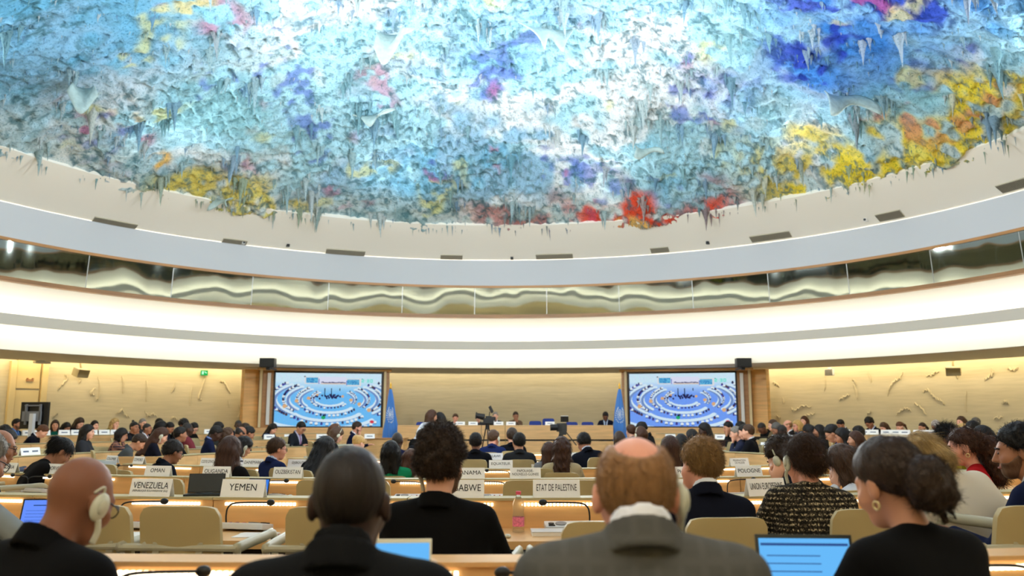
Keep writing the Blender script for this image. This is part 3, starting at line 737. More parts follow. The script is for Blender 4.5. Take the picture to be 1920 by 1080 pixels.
# ------------------------------------------------------------------ microphones
def mic_proto():
    e = empty('conference_microphone', (0, 0, -50), 0, 'spare', 'microphone', 'gooseneck microphones on the desks')
    b = bmesh.new(); box(b, (0, 0, .02), (.28, .13, .035), Euler((R(8), 0, 0)).to_matrix(), .008); obj('console', b, M_GREYP, e)
    b = bmesh.new(); cyl(b, (-.05, -.01, .036), (-.05, -.011, .042), .032, n=18); obj('speaker_grille', b, M_MIDG, e)
    b = bmesh.new(); cyl(b, (-.105, -.01, .034), (-.105, -.011, .043), .016); box(b, (-.105, -.045, .033), (.035, .015, .008)); obj('volume_dial', b, M_BLACK, e)
    b = bmesh.new()
    for k in range(5): box(b, (.01 + k * .022, -.015 - .02 * (k % 2), .037 - .004 * (k % 2)), (.014, .01, .006))
    obj('buttons', b, mat('button colours', (176, 92, 96), rough=.5, var=(.8, 60)), e)
    b = bmesh.new(); tube(b, spline([(.11, .01, .03), (.112, .012, .08), (.10, .012, .125), (.05, .01, .147), (-.13, 0, .152)], 7), .0048, 7); obj('gooseneck', mesh_of(b, sm=True), M_BLACK, e)
    b = bmesh.new(); ball(b, (-.15, 0, .152), .018, 12, (1.35, 1, 1)); obj('microphone_head', mesh_of(b, sm=True), M_BLACK, e)
    return e
MIC = mic_proto(); mic_first = []
def mic(key, px, dr, label, flip=False, turn=0, py=930):
    p, a = row_pt(key, px, dr, py); p.z += .742
    rz = -R(a - 180) + R(turn)
    if not mic_first:
        mic_first.append(1); o = MIC; o.location = p; o.rotation_euler = (0, 0, rz); o['label'] = label
    else: o = dup(MIC, p, rz, label)
    if flip: o.rotation_euler[2] += PI
    return o
for key, px, fl, tn, t in (('A', 1068, 0, 0, 'below the ETAT DE PALESTINE sign'), ('A', 262, 1, 0, 'below the VENEZUELA sign'), ('A', 462, 1, -8, 'below the YEMEN sign'), ('A', 870, 0, 0, 'beside the curly haired person'), ('A', 1380, 0, 0, 'hidden by the navy suit near the UNION EUROPEENNE sign'),
                        ('B', 68, 1, 0, 'left of the NORVEGE sign'), ('B', 36, 0, -10, 'beside the NIGERIA sign'), ('B', 393, 0, 0, 'behind the black laptop'), ('B', 505, 1, 0, 'below the OUZBEKISTAN sign'), ('B', 770, 0, 0, 'left of the curly haired head'), ('B', 925, 0, 0, 'right of the PANAMA sign'), ('B', 1196, 0, 0, 'left of the balding head'), ('B', 1385, 1, 0, 'in front of the POLOGNE sign'),
                        ('C', 228, 1, 0, 'below the COMORES sign'), ('C', 205, 1, 0, 'below the COLOMBIE sign'), ('C', 560, 1, 0, 'below the DJIBOUTI sign'), ('C', 938, 0, 0, 'below the EQUATEUR sign'), ('C', 1180, 0, 0, 'right of the beige sweater'), ('C', 762, 0, 0, 'right of the green jacket'), ('D', 895, 0, 0, 'left of the MALAWI sign'), ('D', 1010, 0, 0, 'in front of the charcoal suit'), ('D', 1135, 0, 0, 'in front of the person leaning left')):
    mic(key, px, .14, 'black gooseneck microphone with pale console ' + t, fl, tn)
p, a = row_pt('0', 1868, .1); 
o = dup(MIC, (p.x, p.y, p.z + .742), -R(a - 180), 'black gooseneck microphone at the lower right beside the woman with a bun')
p, a = row_pt('0', 300, .1); o = dup(MIC, (p.x, p.y, p.z + .742), -R(a - 180) + PI, 'black gooseneck microphone at the lower left beside the black coat')
p, a = row_pt('0', 1035, .12); o = dup(MIC, (p.x, p.y, p.z + .742), -R(a - 180), 'black gooseneck microphone just left of the grey suit sleeve')

# ------------------------------------------------------------------ laptops, bottles, papers
def screen_mat(name, rgb, s, lines=None):
    return emis(name, rgb, s)
def laptop(loc, rz, label, w, hgt, lid, scr, tilt=15, bars=(), key=None):
    """screen faces local -Y"""
    e = empty('laptop', loc, rz, label, 'laptop', 'laptops on the desks')
    b = bmesh.new(); box(b, (0, -hgt * .5, .008), (w, hgt * .95, .015), bev=.004); obj('keyboard_base', b, lid, e)
    rot = Euler((R(-tilt), 0, 0)).to_matrix(); up = rot @ Vector((0, 0, 1)); n = rot @ Vector((0, -1, 0))
    c = Vector((0, 0, .016)) + up * hgt / 2
    b = bmesh.new(); box(b, c, (w, .009, hgt), rot, .003); L = obj('lid', b, lid, e)
    if scr:
        b = bmesh.new(); box(b, c + n * .0055, (w * .93, .002, hgt * .90), rot); S = obj('display', b, scr, e)
        b = bmesh.new(); got = 0
        for (u, v, ww, hh) in bars: box(b, c + n * .0072 + Vector((u * w, 0, 0)) + up * (v * hgt), (ww * w, .001, hh * hgt), rot); got = 1
        if got: obj('display_text', b, emis('display text', (70, 110, 190), .5), S)
        else: b.free()
    return e
SCR1 = emis('sky blue display', (104, 186, 250), 1.0); SCR2 = emis('violet blue display', (104, 146, 255), 1.0); SCR3 = emis('bright blue display', (60, 128, 235), .9)
M_LID = mat('dark laptop shell', (52, 56, 52), rough=0.5); M_LIDB = mat('black laptop shell', (14, 22, 22), rough=0.4); M_SILV = mat('silver laptop shell', (190, 194, 196), rough=0.35, metal=0.4)
p = at(1518, 1075, 2.6)
laptop(Vector((p.x, 2.6, .08 + .742)), R(-4), 'dark laptop with sky blue screen in front of the woman with a bun', 285e-3, .25, M_LID, SCR1, 14, [(-.0, .38, .9, .03)] + [(-.12, .25 - k * .09, .55, .012) for k in range(7)])
p = at(72, 940, 4.55)
laptop(Vector((p.x, p.y + .06, .08 + .745)), R(6), 'black laptop with violet blue screen beside the bald person at left', .255, .185, M_LIDB, SCR2, 18, [(-.02, .3, .5, .03)] + [(-.1, .15 - k * .09, .6, .008) for k in range(6)])
p, a = row_pt('A', 387, -.16); laptop(Vector((p.x, p.y, .08 + .908)), R(8), 'black laptop with dark screen open on the ledge left of the YEMEN sign', .21, .115, M_LIDB, mat('dark display', (10, 20, 20), rough=.25), 16)
p, a = row_pt('B', 482, .25); laptop(Vector((p.x, p.y, .745)), R(-14), 'blue screened laptop right of the long haired person at the OUGANDA sign', .2, .19, M_LIDB, SCR3, 14)
p = at(742, 1044, 2.5); laptop(Vector((p.x, 2.5, .08 + .742)), R(4), 'white tablet with blue screen at the dark shaven person\'s elbow', .2, .25, mat('white tablet shell', (226, 222, 196), rough=.4), SCR1, 14)
p, a = row_pt('C', 190, .25); laptop(Vector((p.x, p.y, .745)), R(12), 'silver laptop with raised lid left of the COMORES sign', .3, .2, M_SILV, None, 24)
p, a = row_pt('D', 1045, .3); laptop(Vector((p.x, p.y, .745)), R(-10), 'small blue laptop left of the beige sweater', .26, .18, M_LIDB, SCR3, 12)
p, a = row_pt('E', 943, .3); laptop(Vector((p.x, p.y, .745)), R(-6), 'blue screened laptop in front of the front row, right of the blue suit', .26, .2, M_LIDB, SCR3, 12)
p, a = row_pt('B', 1437, .2); laptop(Vector((p.x, p.y, .745)), R(160), 'black laptop hidden behind the POLOGNE sign', .27, .15, M_LIDB, None, 14)
y = side_pt(1445, 8.0, 19); laptop(Vector((ray(1430, 815).x / ray(1430, 815).y * y, y, .76)), R(60), 'grey laptop lid below the right screen edge', .3, .2, M_MIDG, None, 14)
y = side_pt(1425, 10.35, 22); laptop(Vector((ray(1428, 815).x / ray(1428, 815).y * y, y, .87)), R(150), 'black laptop of the bald glasses wearer near the right screen', .34, .22, M_LIDB, None, 14)
y = side_pt(1356, 8.0, 19); laptop(Vector((ray(1356, 815).x / ray(1356, 815).y * y, y, .8)), R(150), 'dark laptop in front of the person covering the mouth', .36, .24, mat('maroon black shell', (40, 26, 28), rough=.4), None, 14)
M_PET = mat('clear bottle plastic', (232, 240, 242), rough=0.08, trans=0.95, ior=1.04)
def bottle(loc, label, capm, labm, s=1.0):
    e = empty('water_bottle', loc, 0, label, 'bottle', 'water bottles on the desks')
    b = bmesh.new(); lathe(b, [(.026 * s, 0), (.032 * s, .006 * s), (.032 * s, .09 * s), (.030 * s, .105 * s), (.028 * s, .112 * s), (.032 * s, .13 * s), (.031 * s, .155 * s), (.022 * s, .18 * s), (.012 * s, .195 * s), (.011 * s, .206 * s)], 20); obj('bottle_body', mesh_of(b, sm=True), M_PET, e)
    b = bmesh.new(); cyl(b, (0, 0, .204 * s), (0, 0, .222 * s), .0145 * s); obj('cap', b, capm, e)
    b = bmesh.new(); cyl(b, (0, 0, .035 * s), (0, 0, .085 * s), .0325 * s, caps=False, n=20); obj('label_wrap', b, labm, e)
M_PINK = mat('pink plastic', (236, 92, 116), rough=.5); M_PINKL = mat('pink label', (240, 120, 150), rough=.6, var=(.35, 90))
p, a = row_pt('A', 972, .18, 960); bottle(Vector((p.x, p.y, .08 + .741)), 'clear water bottle with pink label and cap on the second row desk', M_PINK, M_PINKL)
p, a = row_pt('C', 999, .2); bottle(Vector((p.x, p.y, .741)), 'clear water bottle left of the beige sweater', M_WHITE, M_GREYP, 1.0)
p, a = row_pt('B', 491, .22); bottle(Vector((p.x, p.y, .741)), 'clear water bottle beside the blue laptop at OUZBEKISTAN', M_WHITE, M_GREYP, .85)
M_PAPER = mat('white paper', (236, 234, 230), rough=.8); M_PRINT = mat('brown printed picture', (150, 104, 92), rough=.8, var=(.5, 40))
def papers(loc, rz, label, w=.21, d=.15, pic=True, n=3):
    e = empty('paper', loc, rz, label, 'paper', 'papers on the desks'); b = bmesh.new()
    for k in range(n): box(b, (rng.uniform(-.01, .01), rng.uniform(-.01, .01), .001 + k * .0022), (w, d, .002), Euler((0, 0, rng.uniform(-.15, .15))).to_matrix())
    obj('sheets', b, M_PAPER, e)
    if pic: b = bmesh.new(); box(b, (-w * .2, 0, .0085), (w * .42, d * .8, .001)); obj('picture', b, M_PRINT, e)
p, a = row_pt('A', 530, .40, 975); papers(Vector((p.x, p.y, .822)), R(-8), 'printed leaflets on the desk right of the YEMEN chair', .24, .17)
p, a = row_pt('A', 284, .36, 975); papers(Vector((p.x, p.y, .822)), R(3), 'white sheet of paper on the desk below the VENEZUELA sign', .30, .2, False)
p, a = row_pt('A', 480, .34, 975); papers(Vector((p.x, p.y, .822)), R(3), 'white sheet of paper under the leaflets by the YEMEN chair', .2, .2, False)
e = empty('notebook', (0, 0, 0), R(2), 'closed white notebook in front of the microphone of ETAT DE PALESTINE', 'notebook'); p, a = row_pt('A', 1040, .30, 975); e.location = (p.x, p.y, .822)
b = bmesh.new(); box(b, (0, 0, .012), (.25, .15, .022), bev=.004); obj('pages', b, M_PAPER, e); b = bmesh.new(); box(b, (0, 0, .025), (.255, .155, .004), bev=.001); obj('cover', b, M_GREYP, e)
def earpiece_on(loc, label):
    e = empty('earpiece', loc, R(20), label, 'earpiece', 'interpreting earpieces lying on desks'); b = bmesh.new(); ball(b, (0, 0, .012), .02, 12, (.8, 1.4, .55)); obj('ear_pad', mesh_of(b, sm=True), mat('earpiece plastic', (206, 204, 186), rough=.45), e)
    b = bmesh.new(); tube(b, spline([(0, .02, .01), (-.03, .05, .01), (-.06, .06, .012)], 5), .005); obj('cable', b, mat('earpiece plastic', (206, 204, 186)), e)
p, a = row_pt('A', 952, .42, 985); earpiece_on(Vector((p.x, p.y, .822)), 'pale earpiece lying left of the pink labelled bottle')

# ------------------------------------------------------------------ podium
b = bmesh.new(); box(b, (CX + .25, 28.0, .24), (9.4, 5.0, .48)); tag(obj('floor_podium', b, M_CARPET), kind='structure')
x0, x1 = at(745, 800, 25).x, at(1150, 800, 25).x
for i in range(4):
    a = x0 + (x1 - x0) * i / 4; w = (x1 - x0) / 4; c = a + w / 2
    e = empty('podium_desk', (c, 25.0, 0), 0, 'beech podium desk section, %s from the left' % ORD[i], 'desk', 'podium desk sections')
    b = bmesh.new(); box(b, (0, .02, 1.17), (w - .012, .05, .40), bev=.004); obj('upper_fascia', b, M_WOOD, e)
    b = bmesh.new(); box(b, (0, .07, .95), (w - .02, .05, .05)); obj('slot', b, M_DARK, e)
    b = bmesh.new(); box(b, (0, .05, .46), (w - .012, .05, .92), bev=.004); obj('lower_panel', b, M_WOOD, e)
    b = bmesh.new(); box(b, (0, .38, 1.355), (w - .008, .76, .035), bev=.004); obj('tabletop', b, M_WOOD, e)
e = empty('low_desk', (at(733, 830, 23.6).x - .1, 23.6, 0), R(-6), 'low beech desk below the left flag', 'desk'); b = bmesh.new(); box(b, (0, 0, .5), (1.0, .5, 1.0), bev=.01); obj('body', b, M_WOOD, e); b = bmesh.new(); box(b, (0, 0, 1.02), (1.06, .56, .03), bev=.005); obj('top', b, M_WOODD, e)
for px, t in ((863, 'in front of the person resting a chin on a hand'), (887, 'left of the big film camera'), (935, 'in front of the grey haired person in the black suit'), (958, 'in front of the brown jacket'), (1031, 'in front of an empty blue chair')):
    p = at(px, 797, 25.15); sign((p.x, 25.15, 1.375), 0, '', 'podium name plate ' + t, .27, .10, 'podium name plates', blur=True)
for px, d, t in ((790, 26.6, 'behind the two women in white shirts'), (1004, 26.4, 'nearest the brown jacket'), (1029, 26.9, 'behind the white name plate'), (1073, 26.6, 'right of the second film camera'), (1103, 26.6, 'next to the person in the dark suit')):
    p = at(px, 797, d); chair(Vector((p.x, d, .48 + (.14 if px == 1029 else .06 if px == 1004 else .03))), 180, 'empty blue podium chair ' + t, CB)

# ------------------------------------------------------------------ screens
def picture(W=240, Hh=124, shift=0.0, seed=3):
    r = np.random.default_rng(seed); A = np.zeros((Hh, W, 3), np.float32)
    yy, xx = np.mgrid[0:Hh, 0:W]; u = xx / W; v = yy / Hh
    top = np.array([206, 234, 250]); bot = np.array([112, 190, 248]) if not shift else np.array([116, 160, 248])
    t = np.clip((v - .15) / .25, 0, 1)[..., None]; A[:] = top * (1 - t) + bot * t
    A += r.normal(0, 5, A.shape)
    def blot(x, y, rx, ry, c, a=1.0):
        m = ((u - x) / rx) ** 2 + ((v - y) / ry) ** 2 < 1; A[m] = A[m] * (1 - a) + np.array(c) * a
    def rectp(x0, y0, x1, y1, c, a=1.0):
        m = (u >= x0) & (u <= x1) & (v >= y0) & (v <= y1); A[m] = A[m] * (1 - a) + np.array(c) * a
    rectp(.40, .06, .66, .19, (222, 226, 248)); rectp(.27, .07, .40, .2, (226, 226, 230)); rectp(.66, .09, .80, .24, (226, 226, 230))
    rectp(.28, .08, .395, .185, (100, 186, 226)); rectp(.67, .105, .785, .215, (110, 190, 226))
    for _ in range(60): blot(r.uniform(.285, .39), r.uniform(.09, .175), .006, .006, (60, 140, 200)); blot(r.uniform(.675, .78), r.uniform(.12, .2), .006, .006, (60, 140, 200))
    for x in (.262, .805): rectp(x, .055 + .04 * (x > .5), x + .014, .07 + .04 * (x > .5), (30, 40, 60))
    for k in range(22): blot(.43 + k * .0105, .17 + r.uniform(-.008, .008), .006, .011, (52, 60, 110))
    rectp(.42, .185, .67, .205, (220, 206, 196)); rectp(.40, .1, .407, .2, (110, 130, 210)); rectp(.662, .13, .669, .225, (110, 130, 210))
    def desk(cx, cy, ax, ay, t0, t1, w, n, ppl, side=1, chairs=True):
        for k in range(n * 5):
            t = R(t0 + (t1 - t0) * k / (n * 5 - 1)); x = cx + ax * math.cos(t); y = cy + ay * math.sin(t)
            blot(x, y, w * .8, w * 1.0, (214, 236, 250), .7); blot(x, y + w * 1.1, w * .5, w * .3, (110, 140, 196), .5)
        for k in range(n):
            t = R(t0 + (t1 - t0) * (k + .5) / n); x = cx + (ax + side * w * 1.6) * math.cos(t); y = cy + (ay + side * w * 2.2) * math.sin(t)
            if r.random() < ppl:
                c = [(40, 40, 84), (56, 50, 92), (84, 56, 70), (70, 60, 150)][r.integers(4)]
                blot(x, y, w * .42, w * .8, c, .9); blot(x, y - w * .8, w * .25, w * .42, (34, 28, 48), .95)
            elif chairs: blot(x, y, w * .55, w * .9, (226, 238, 244)); blot(x, y + w, w * .55, w * .25, (70, 96, 140))
    for ax, ay, w, t0, t1 in ((.60, .40, .028, 140, 224), (.47, .33, .026, 146, 226), (.34, .25, .022, 150, 228), (.21, .17, .016, 158, 226)):
        desk(.55, .50 - .02, ax * .92, ay * .95, t0 - 4, t1, w, 28, .62); desk(.55, .50 - .02, ax * .88, ay * .95, 180 - t0 + 4, 180 - t1, w, 28, .62)
    for x, y, w in ((.20, .52, .022), (.31, .47, .02), (.39, .41, .016), (.63, .43, .016), (.71, .5, .02), (.79, .575, .022), (.09, .62, .024), (.885, .69, .024)):
        blot(x, y, w * .8, w * 1.5, (222, 176, 128))
    desk(.51, .52, .13, .09, 20, 160, .02, 12, .8); desk(.51, .60, .22, .14, 22, 158, .024, 15, .6); desk(.49, .68, .33, .21, 24, 156, .028, 17, .5)
    desk(.42, .80, .52, .24, 18, 175, .03, 18, .25)
    blot(.455, .83, .02, .035, (40, 170, 110)); blot(.455, .79, .01, .018, (30, 30, 60))
    blot(.915, .91, .02, .03, (214, 60, 80))
    for _ in range(26): blot(.505 + r.normal(0, .055), .44 + r.normal(0, .018), .009, .02, (44, 42, 88))
    for x in (.455, .46, .52, .60): rectp(x, .28, x + .006, .44 if x < .55 else .33, (30, 40, 70))
    # counter in the corner: 2:30
    dots = {'2': ('111', '001', '111', '100', '111'), ':': ('0', '1', '0', '1', '0'), '3': ('111', '001', '111', '001', '111'), '0': ('111', '101', '101', '101', '111')}
    x = .805
    for chn in '2:30':
        for j, row in enumerate(dots[chn]):
            for i2, q in enumerate(row):
                if q == '1': rectp(x + i2 * .0085, .10 + j * .013, x + i2 * .0085 + .0085, .10 + j * .013 + .013, (120, 226, 214))
        x += .0085 * (len(dots[chn][0]) + 1)
    A = np.clip(A, 0, 255); return A
def screen_unit(pl, pr, zt, zb, label, shift, outer):
    """pl, pr: left and right lower corners"""
    v = pr - pl; L = math.hypot(v.x, v.y); rz = math.atan2(v.y, v.x); c = (pl + pr) / 2
    e = empty('video_screen', (c.x, c.y, 0), rz, label, 'screen', 'large video screens')
    W, Hh = 240, 124; A = picture(W, Hh, shift); xs = np.linspace(-L / 2, L / 2, W + 1); zs = np.linspace(zt, zb, Hh + 1)
    gx, gz = np.meshgrid(xs, zs, indexing='xy'); co = np.stack([gx.ravel(), np.full(gx.size, -.02), gz.ravel()], 1)
    k = np.arange((W + 1) * (Hh + 1)).reshape(Hh + 1, W + 1); q = np.stack([k[1:, :-1], k[1:, 1:], k[:-1, 1:], k[:-1, :-1]], -1).reshape(-1, 4)
    me = np_mesh('display', co, q); ca = me.color_attributes.new('shown', 'FLOAT_COLOR', 'CORNER')
    l = A.reshape(-1, 3) / 255; l = np.where(l <= .04045, l / 12.92, ((l + .055) / 1.055) ** 2.4); l = np.repeat(np.concatenate([l, np.ones((len(l), 1))], 1), 4, 0)
    ca.data.foreach_set('color', l.astype(np.float32).ravel())
    m = bpy.data.materials.new('lit display'); m.use_nodes = True; nt = m.node_tree; nt.nodes.clear()
    o = nt.nodes.new('ShaderNodeOutputMaterial'); em = nt.nodes.new('ShaderNodeEmission'); vc = nt.nodes.new('ShaderNodeVertexColor'); vc.layer_name = 'shown'
    nt.links.new(vc.outputs['Color'], em.inputs['Color']); em.inputs['Strength'].default_value = .92; nt.links.new(em.outputs[0], o.inputs['Surface'])
    obj('display', me, m, e)
    b = bmesh.new(); t = .05
    box(b, (0, .02, zt + t / 2), (L + 2 * t, .08, t)); box(b, (0, .02, zb - .012), (L + 2 * t, .08, .024))
    for s in (-1, 1): box(b, (s * (L / 2 + t / 2), .02, (zt + zb) / 2), (t, .08, zt - zb))
    obj('bezel', b, M_BLACK, e)
    b = bmesh.new(); box(b, (outer * .12, .1, zt / 2 + .03), (L + .75, .12, zt + .1)); obj('back_panel', b, M_WOODD, e)
    b = bmesh.new(); box(b, (outer * .12, -.06, zb / 2 - .02), (L + .85, .24, zb - .04), bev=.006); obj('base_panel', b, M_WOOD, e)
    b = bmesh.new(); box(b, (outer * .12, -.02, zt + .1), (L + .85, .3, .07), bev=.006); obj('top_board', b, M_WOOD, e)
    b = bmesh.new(); box(b, (-outer * (L / 2 + .11), -.02, (zt + zb) / 2 + .04), (.07, .3, zt - zb + .14)); obj('side_board', b, mat('pale trim', (226, 206, 160), rough=.6), e)
    b = bmesh.new(); box(b, (outer * (L / 2 + .42), -.04, (zt + zb) / 2 + .04), (.07, .34, zt - zb + .14)); obj('side_board', b, mat('pale trim', (226, 206, 160)), e)
    b = bmesh.new(); box(b, (outer * (L / 2 + .72), .18, zt / 2 + .05), (.55, .3, zt + .1), Euler((0, 0, outer * R(-22))).to_matrix(), .006)
    obj('wood_pillar', b, wood('warm beech', (232, 182, 112)), e)
    b = bmesh.new(); box(b, (outer * (L / 2 + .19), -.03, (zt + zb) / 2 + .02), (.10, .10, zt - zb - .06), bev=.012); obj('column_speaker', b, M_WHITE, e)
    return e
screen_unit(at(513, 800, 26.5), at(713, 800, 27.2), 2.975, 1.335, 'large video screen left of the podium showing the hall from above', 0, -1)
screen_unit(at(1182, 800, 27.2), at(1382, 800, 26.5), 2.975, 1.335, 'large video screen right of the podium showing the hall from above', 1, 1)
for px, t in ((502, 'black loudspeaker box above the left screen'), (1394, 'black loudspeaker box above the right screen')):
    p = at(px, 691, 24.2); e = empty('loudspeaker', p, 0, t, 'loudspeaker', 'loudspeakers above the screens'); b = bmesh.new(); box(b, (0, 0, .16), (.42, .25, .26), bev=.015); obj('cabinet', b, M_BLACK, e); b = bmesh.new(); box(b, (0, -.13, .16), (.36, .02, .2)); obj('grille', b, M_DARK, e); b = bmesh.new(); box(b, (0, .05, .0), (.1, .1, .07)); box(b, (0, .45, .02), (.05, .8, .04)); obj('bracket', b, M_BLACK, e)
for px, py, t in ((152, 694, 'beige wall loudspeaker under the soffit at left'), (1787, 686, 'beige wall loudspeaker under the soffit at right')):
    p = ray_cyl(px, py, 16.2); p.z = 2.9; e = empty('wall_loudspeaker', p, -R(ang(p)) + R(20), t, 'loudspeaker', 'wall loudspeakers'); b = bmesh.new(); box(b, (0, 0, -.03), (.38, .26, .24), Euler((R(20), 0, 0)).to_matrix(), .03); obj('cabinet', b, mat('beige plastic', (178, 164, 126), rough=.6), e); b = bmesh.new(); cyl(b, (0, 0, .05), (0, .05, .24), .03); obj('arm', b, mat('beige plastic', (178, 164, 126)), e)
p = ray_cyl(1555, 692, 16.3); e = empty('junction_box', (p.x, p.y, 2.98), -R(ang(p)), 'pale grey box hanging under the soffit at right', 'box'); b = bmesh.new(); box(b, (0, 0, 0), (.24, .2, .2), bev=.02); obj('body', b, M_GREYP, e); b = bmesh.new(); box(b, (0, 0, .12), (.08, .08, .08)); obj('mount', b, M_GREYP, e)
p = ray_cyl(383, 699, 16.72); e = empty('exit_sign', p, -R(ang(p)), 'small lit green exit sign high on the left wall', 'sign'); b = bmesh.new(); box(b, (0, 0, 0), (.22, .04, .16), bev=.006); obj('box', b, emis('green exit light', (20, 170, 80), 1.2), e)
b = bmesh.new(); box(b, (-.05, -.022, .0), (.06, .006, .1)); box(b, (.05, -.022, 0), (.05, .006, .03)); box(b, (.02, -.022, .03), (.05, .006, .02)); obj('running_figure', b, emis('white sign light', (190, 255, 210), 1.2), e)
p = ray_cyl(78, 688, 15.9); e = empty('ceiling_projector', (p.x, p.y, 3.08), -R(ang(p)), 'flat white fitting under the soffit at the far left', 'fitting'); b = bmesh.new(); box(b, (0, 0, 0), (.4, .2, .06), bev=.02); obj('body', b, M_WHITE, e); b = bmesh.new(); box(b, (0, 0, .05), (.1, .1, .06)); obj('plate', b, M_GREYP, e)
# display stand seen from behind, left
p = at(56, 850, 19.5); e = empty('monitor_stand', (p.x, 19.5, .24), R(-14), 'large black flat display seen from behind on a grey stand at left', 'monitor')
b = bmesh.new(); box(b, (0, .05, 1.36), (.74, .06, .60), bev=.01); obj('display_case', b, M_BLACK, e)
b = bmesh.new(); box(b, (-.02, -.02, 1.34), (.5, .04, .22)); box(b, (-.18, -.02, 1.38), (.04, .04, .46)); box(b, (.2, -.02, 1.38), (.04, .04, .46)); box(b, (0, -.02, 1.58), (.44, .03, .03)); obj('wall_bracket', b, M_MIDG, e)
b = bmesh.new(); box(b, (.06, -.08, .72), (.1, .08, 1.36)); obj('post', b, M_GREYP, e); b = bmesh.new(); box(b, (.05, 0, .03), (.7, .6, .05), bev=.01); obj('foot', b, M_MIDG, e)

# ------------------------------------------------------------------ flags
M_POLE = mat('dark pole', (60, 44, 30), rough=.4); M_GOLD = mat('gilt finial', (226, 176, 70), rough=.3, metal=.7); M_FLAG = mat('light blue flag cloth', (66, 126, 206), rough=.8, sheen=.3); M_EMB = mat('white emblem print', (218, 230, 244), rough=.8)
def flag(px, label, s):
    p = at(px, 800, 25.9); top = at(px, 717, 25.9).z
    e = empty('flag', (p.x, 25.9, .0), 0, label, 'flag', 'pale blue emblem flags beside the podium')
    b = bmesh.new(); cyl(b, (0, 0, .05), (0, 0, top - .16), .018); obj('pole', b, M_POLE, e)
    b = bmesh.new(); lathe(b, [(.02, top - .2), (.045, top - .17), (.02, top - .14), (.035, top - .09), (.004, top)], 12); obj('finial', mesh_of(b, sm=True), M_GOLD, e)
    b = bmesh.new(); cyl(b, (0, 0, 0), (0, 0, .05), .18, .14, 20); obj('base', b, M_GOLD, e)
    zt, zb = top - .2, .92; vs, qs = [], []; n, m = 36, 26
    def pt(k, t):
        a = 2 * PI * k / n; w = .03 + .19 * t ** .8 - .03 * max(0, t - .8) * 4
        fold = 1 + .28 * math.sin(5 * a + 2.5 * t + s) * (.3 + .7 * t) + .12 * math.sin(9 * a - 3 * t)
        return Vector((w * math.cos(a) * fold + s * .04 * t, w * .55 * math.sin(a) * fold - .02, zt + (zb - zt) * t))
    for j in range(m + 1):
        for k in range(n): vs.append(pt(k, j / m))
    for j in range(m):
        for k in range(n): qs.append((j * n + k, (j + 1) * n + k, (j + 1) * n + (k + 1) % n, j * n + (k + 1) % n))
    F = obj('cloth', np_mesh('cloth', np.array(vs), np.array(qs), True), M_FLAG, e)
    # wreath and globe, lying on the folds
    b = bmesh.new()
    def on(u, w):
        a = -PI / 2 + u * 1.5; q = pt((a / (2 * PI) * n) % n, .50 + w); q2 = q - Vector((0, 0, 0)); d = Vector((q.x - s * .03, (q.y + .02) * 2, 0)); d.normalize(); return q2 + d * .01
    for rad in (.10, .065, .03): tube(b, [on(rad * 3.3 * math.cos(t), rad * 1.0 * math.sin(t)) for t in [2 * PI * i / 22 for i in range(22)]], .006, 5, True)
    for t in range(4): tube(b, [on(.33 * (i / 4 - 1) * math.cos(t * PI / 4), .10 * (i / 4 - 1) * math.sin(t * PI / 4)) for i in range(9)], .005, 5)
    for sg in (-1, 1):
        for i in range(9):
            t = PI / 2 * 1.05 - sg * (.15 + i * .28); c1 = on(.45 * math.cos(t), .14 * math.sin(t)); c2 = on(.55 * math.cos(t - sg * .2), .17 * math.sin(t - sg * .2)); tube(b, [c1, c2], .011, 5)
    obj('emblem', b, M_EMB, F)
flag(731, 'pale blue flag with white wreath emblem left of the podium', 1)
flag(1163, 'pale blue flag with white wreath emblem right of the podium', -1)

# ------------------------------------------------------------------ film cameras
def tripod(b, z, r=.42):
    for k in range(3):
        a = 2 * PI * k / 3 + .5; tube(b, [(.05 * math.cos(a), .05 * math.sin(a), z), (r * math.cos(a), r * math.sin(a), .01)], .02, 6)
p = at(914, 800, 21.5); e = empty('film_camera', (p.x, 21.5, 0), R(8), 'big black broadcast camera on a tripod before the podium, left one', 'camera', 'film cameras before the podium'); e.scale = (.74, .74, .95)
zc = 1.56
b = bmesh.new(); box(b, (.03, 0, zc), (.34, .24, .15), bev=.02); box(b, (.2, .0, zc + .06), (.14, .2, .1), bev=.02); box(b, (.03, -.05, zc + .1), (.2, .1, .06), bev=.01); box(b, (-.12, .02, zc - .06), (.3, .16, .06), bev=.01); obj('body', b, M_BLACK, e)
b = bmesh.new(); cyl(b, (-.1, .05, zc + .1), (-.36, .02, zc + .14), .085, .07, 16); cyl(b, (-.36, .02, zc + .14), (-.40, .02, zc + .145), .09, .09, 16); obj('lens', b, M_BLACK, e)
b = bmesh.new(); box(b, (.12, 0, zc + .30), (.09, .1, .2), Euler((0, R(-32), 0)).to_matrix(), .02); tube(b, [(.05, 0, zc + .1), (.08, 0, zc + .24)], .015); obj('viewfinder', b, M_BLACK, e)
b = bmesh.new(); tube(b, spline([(-.2, -.1, zc - .05), (-.22, -.12, zc - .3), (-.12, -.12, zc - .42), (-.05, -.05, zc - .2)], 6), .008); obj('cable', b, M_BLACK, e)
b = bmesh.new(); tripod(b, zc - .15); cyl(b, (0, 0, zc - .22), (0, 0, zc - .06), .07); obj('tripod', b, M_BLACK, e)
p = at(1052, 800, 20.0); e = empty('film_camera', (p.x, 20.0, 0), R(30), 'broadcast camera with white topped monitor on a tripod, right one', 'camera', 'film cameras before the podium'); e.scale = (.8, .8, 1)
zc = 1.33
b = bmesh.new(); box(b, (.02, 0, zc), (.16, .34, .2), bev=.03); box(b, (.0, -.1, zc - .12), (.12, .2, .1), bev=.02); obj('body', b, mat('grey black casing', (52, 54, 56), rough=.4), e)
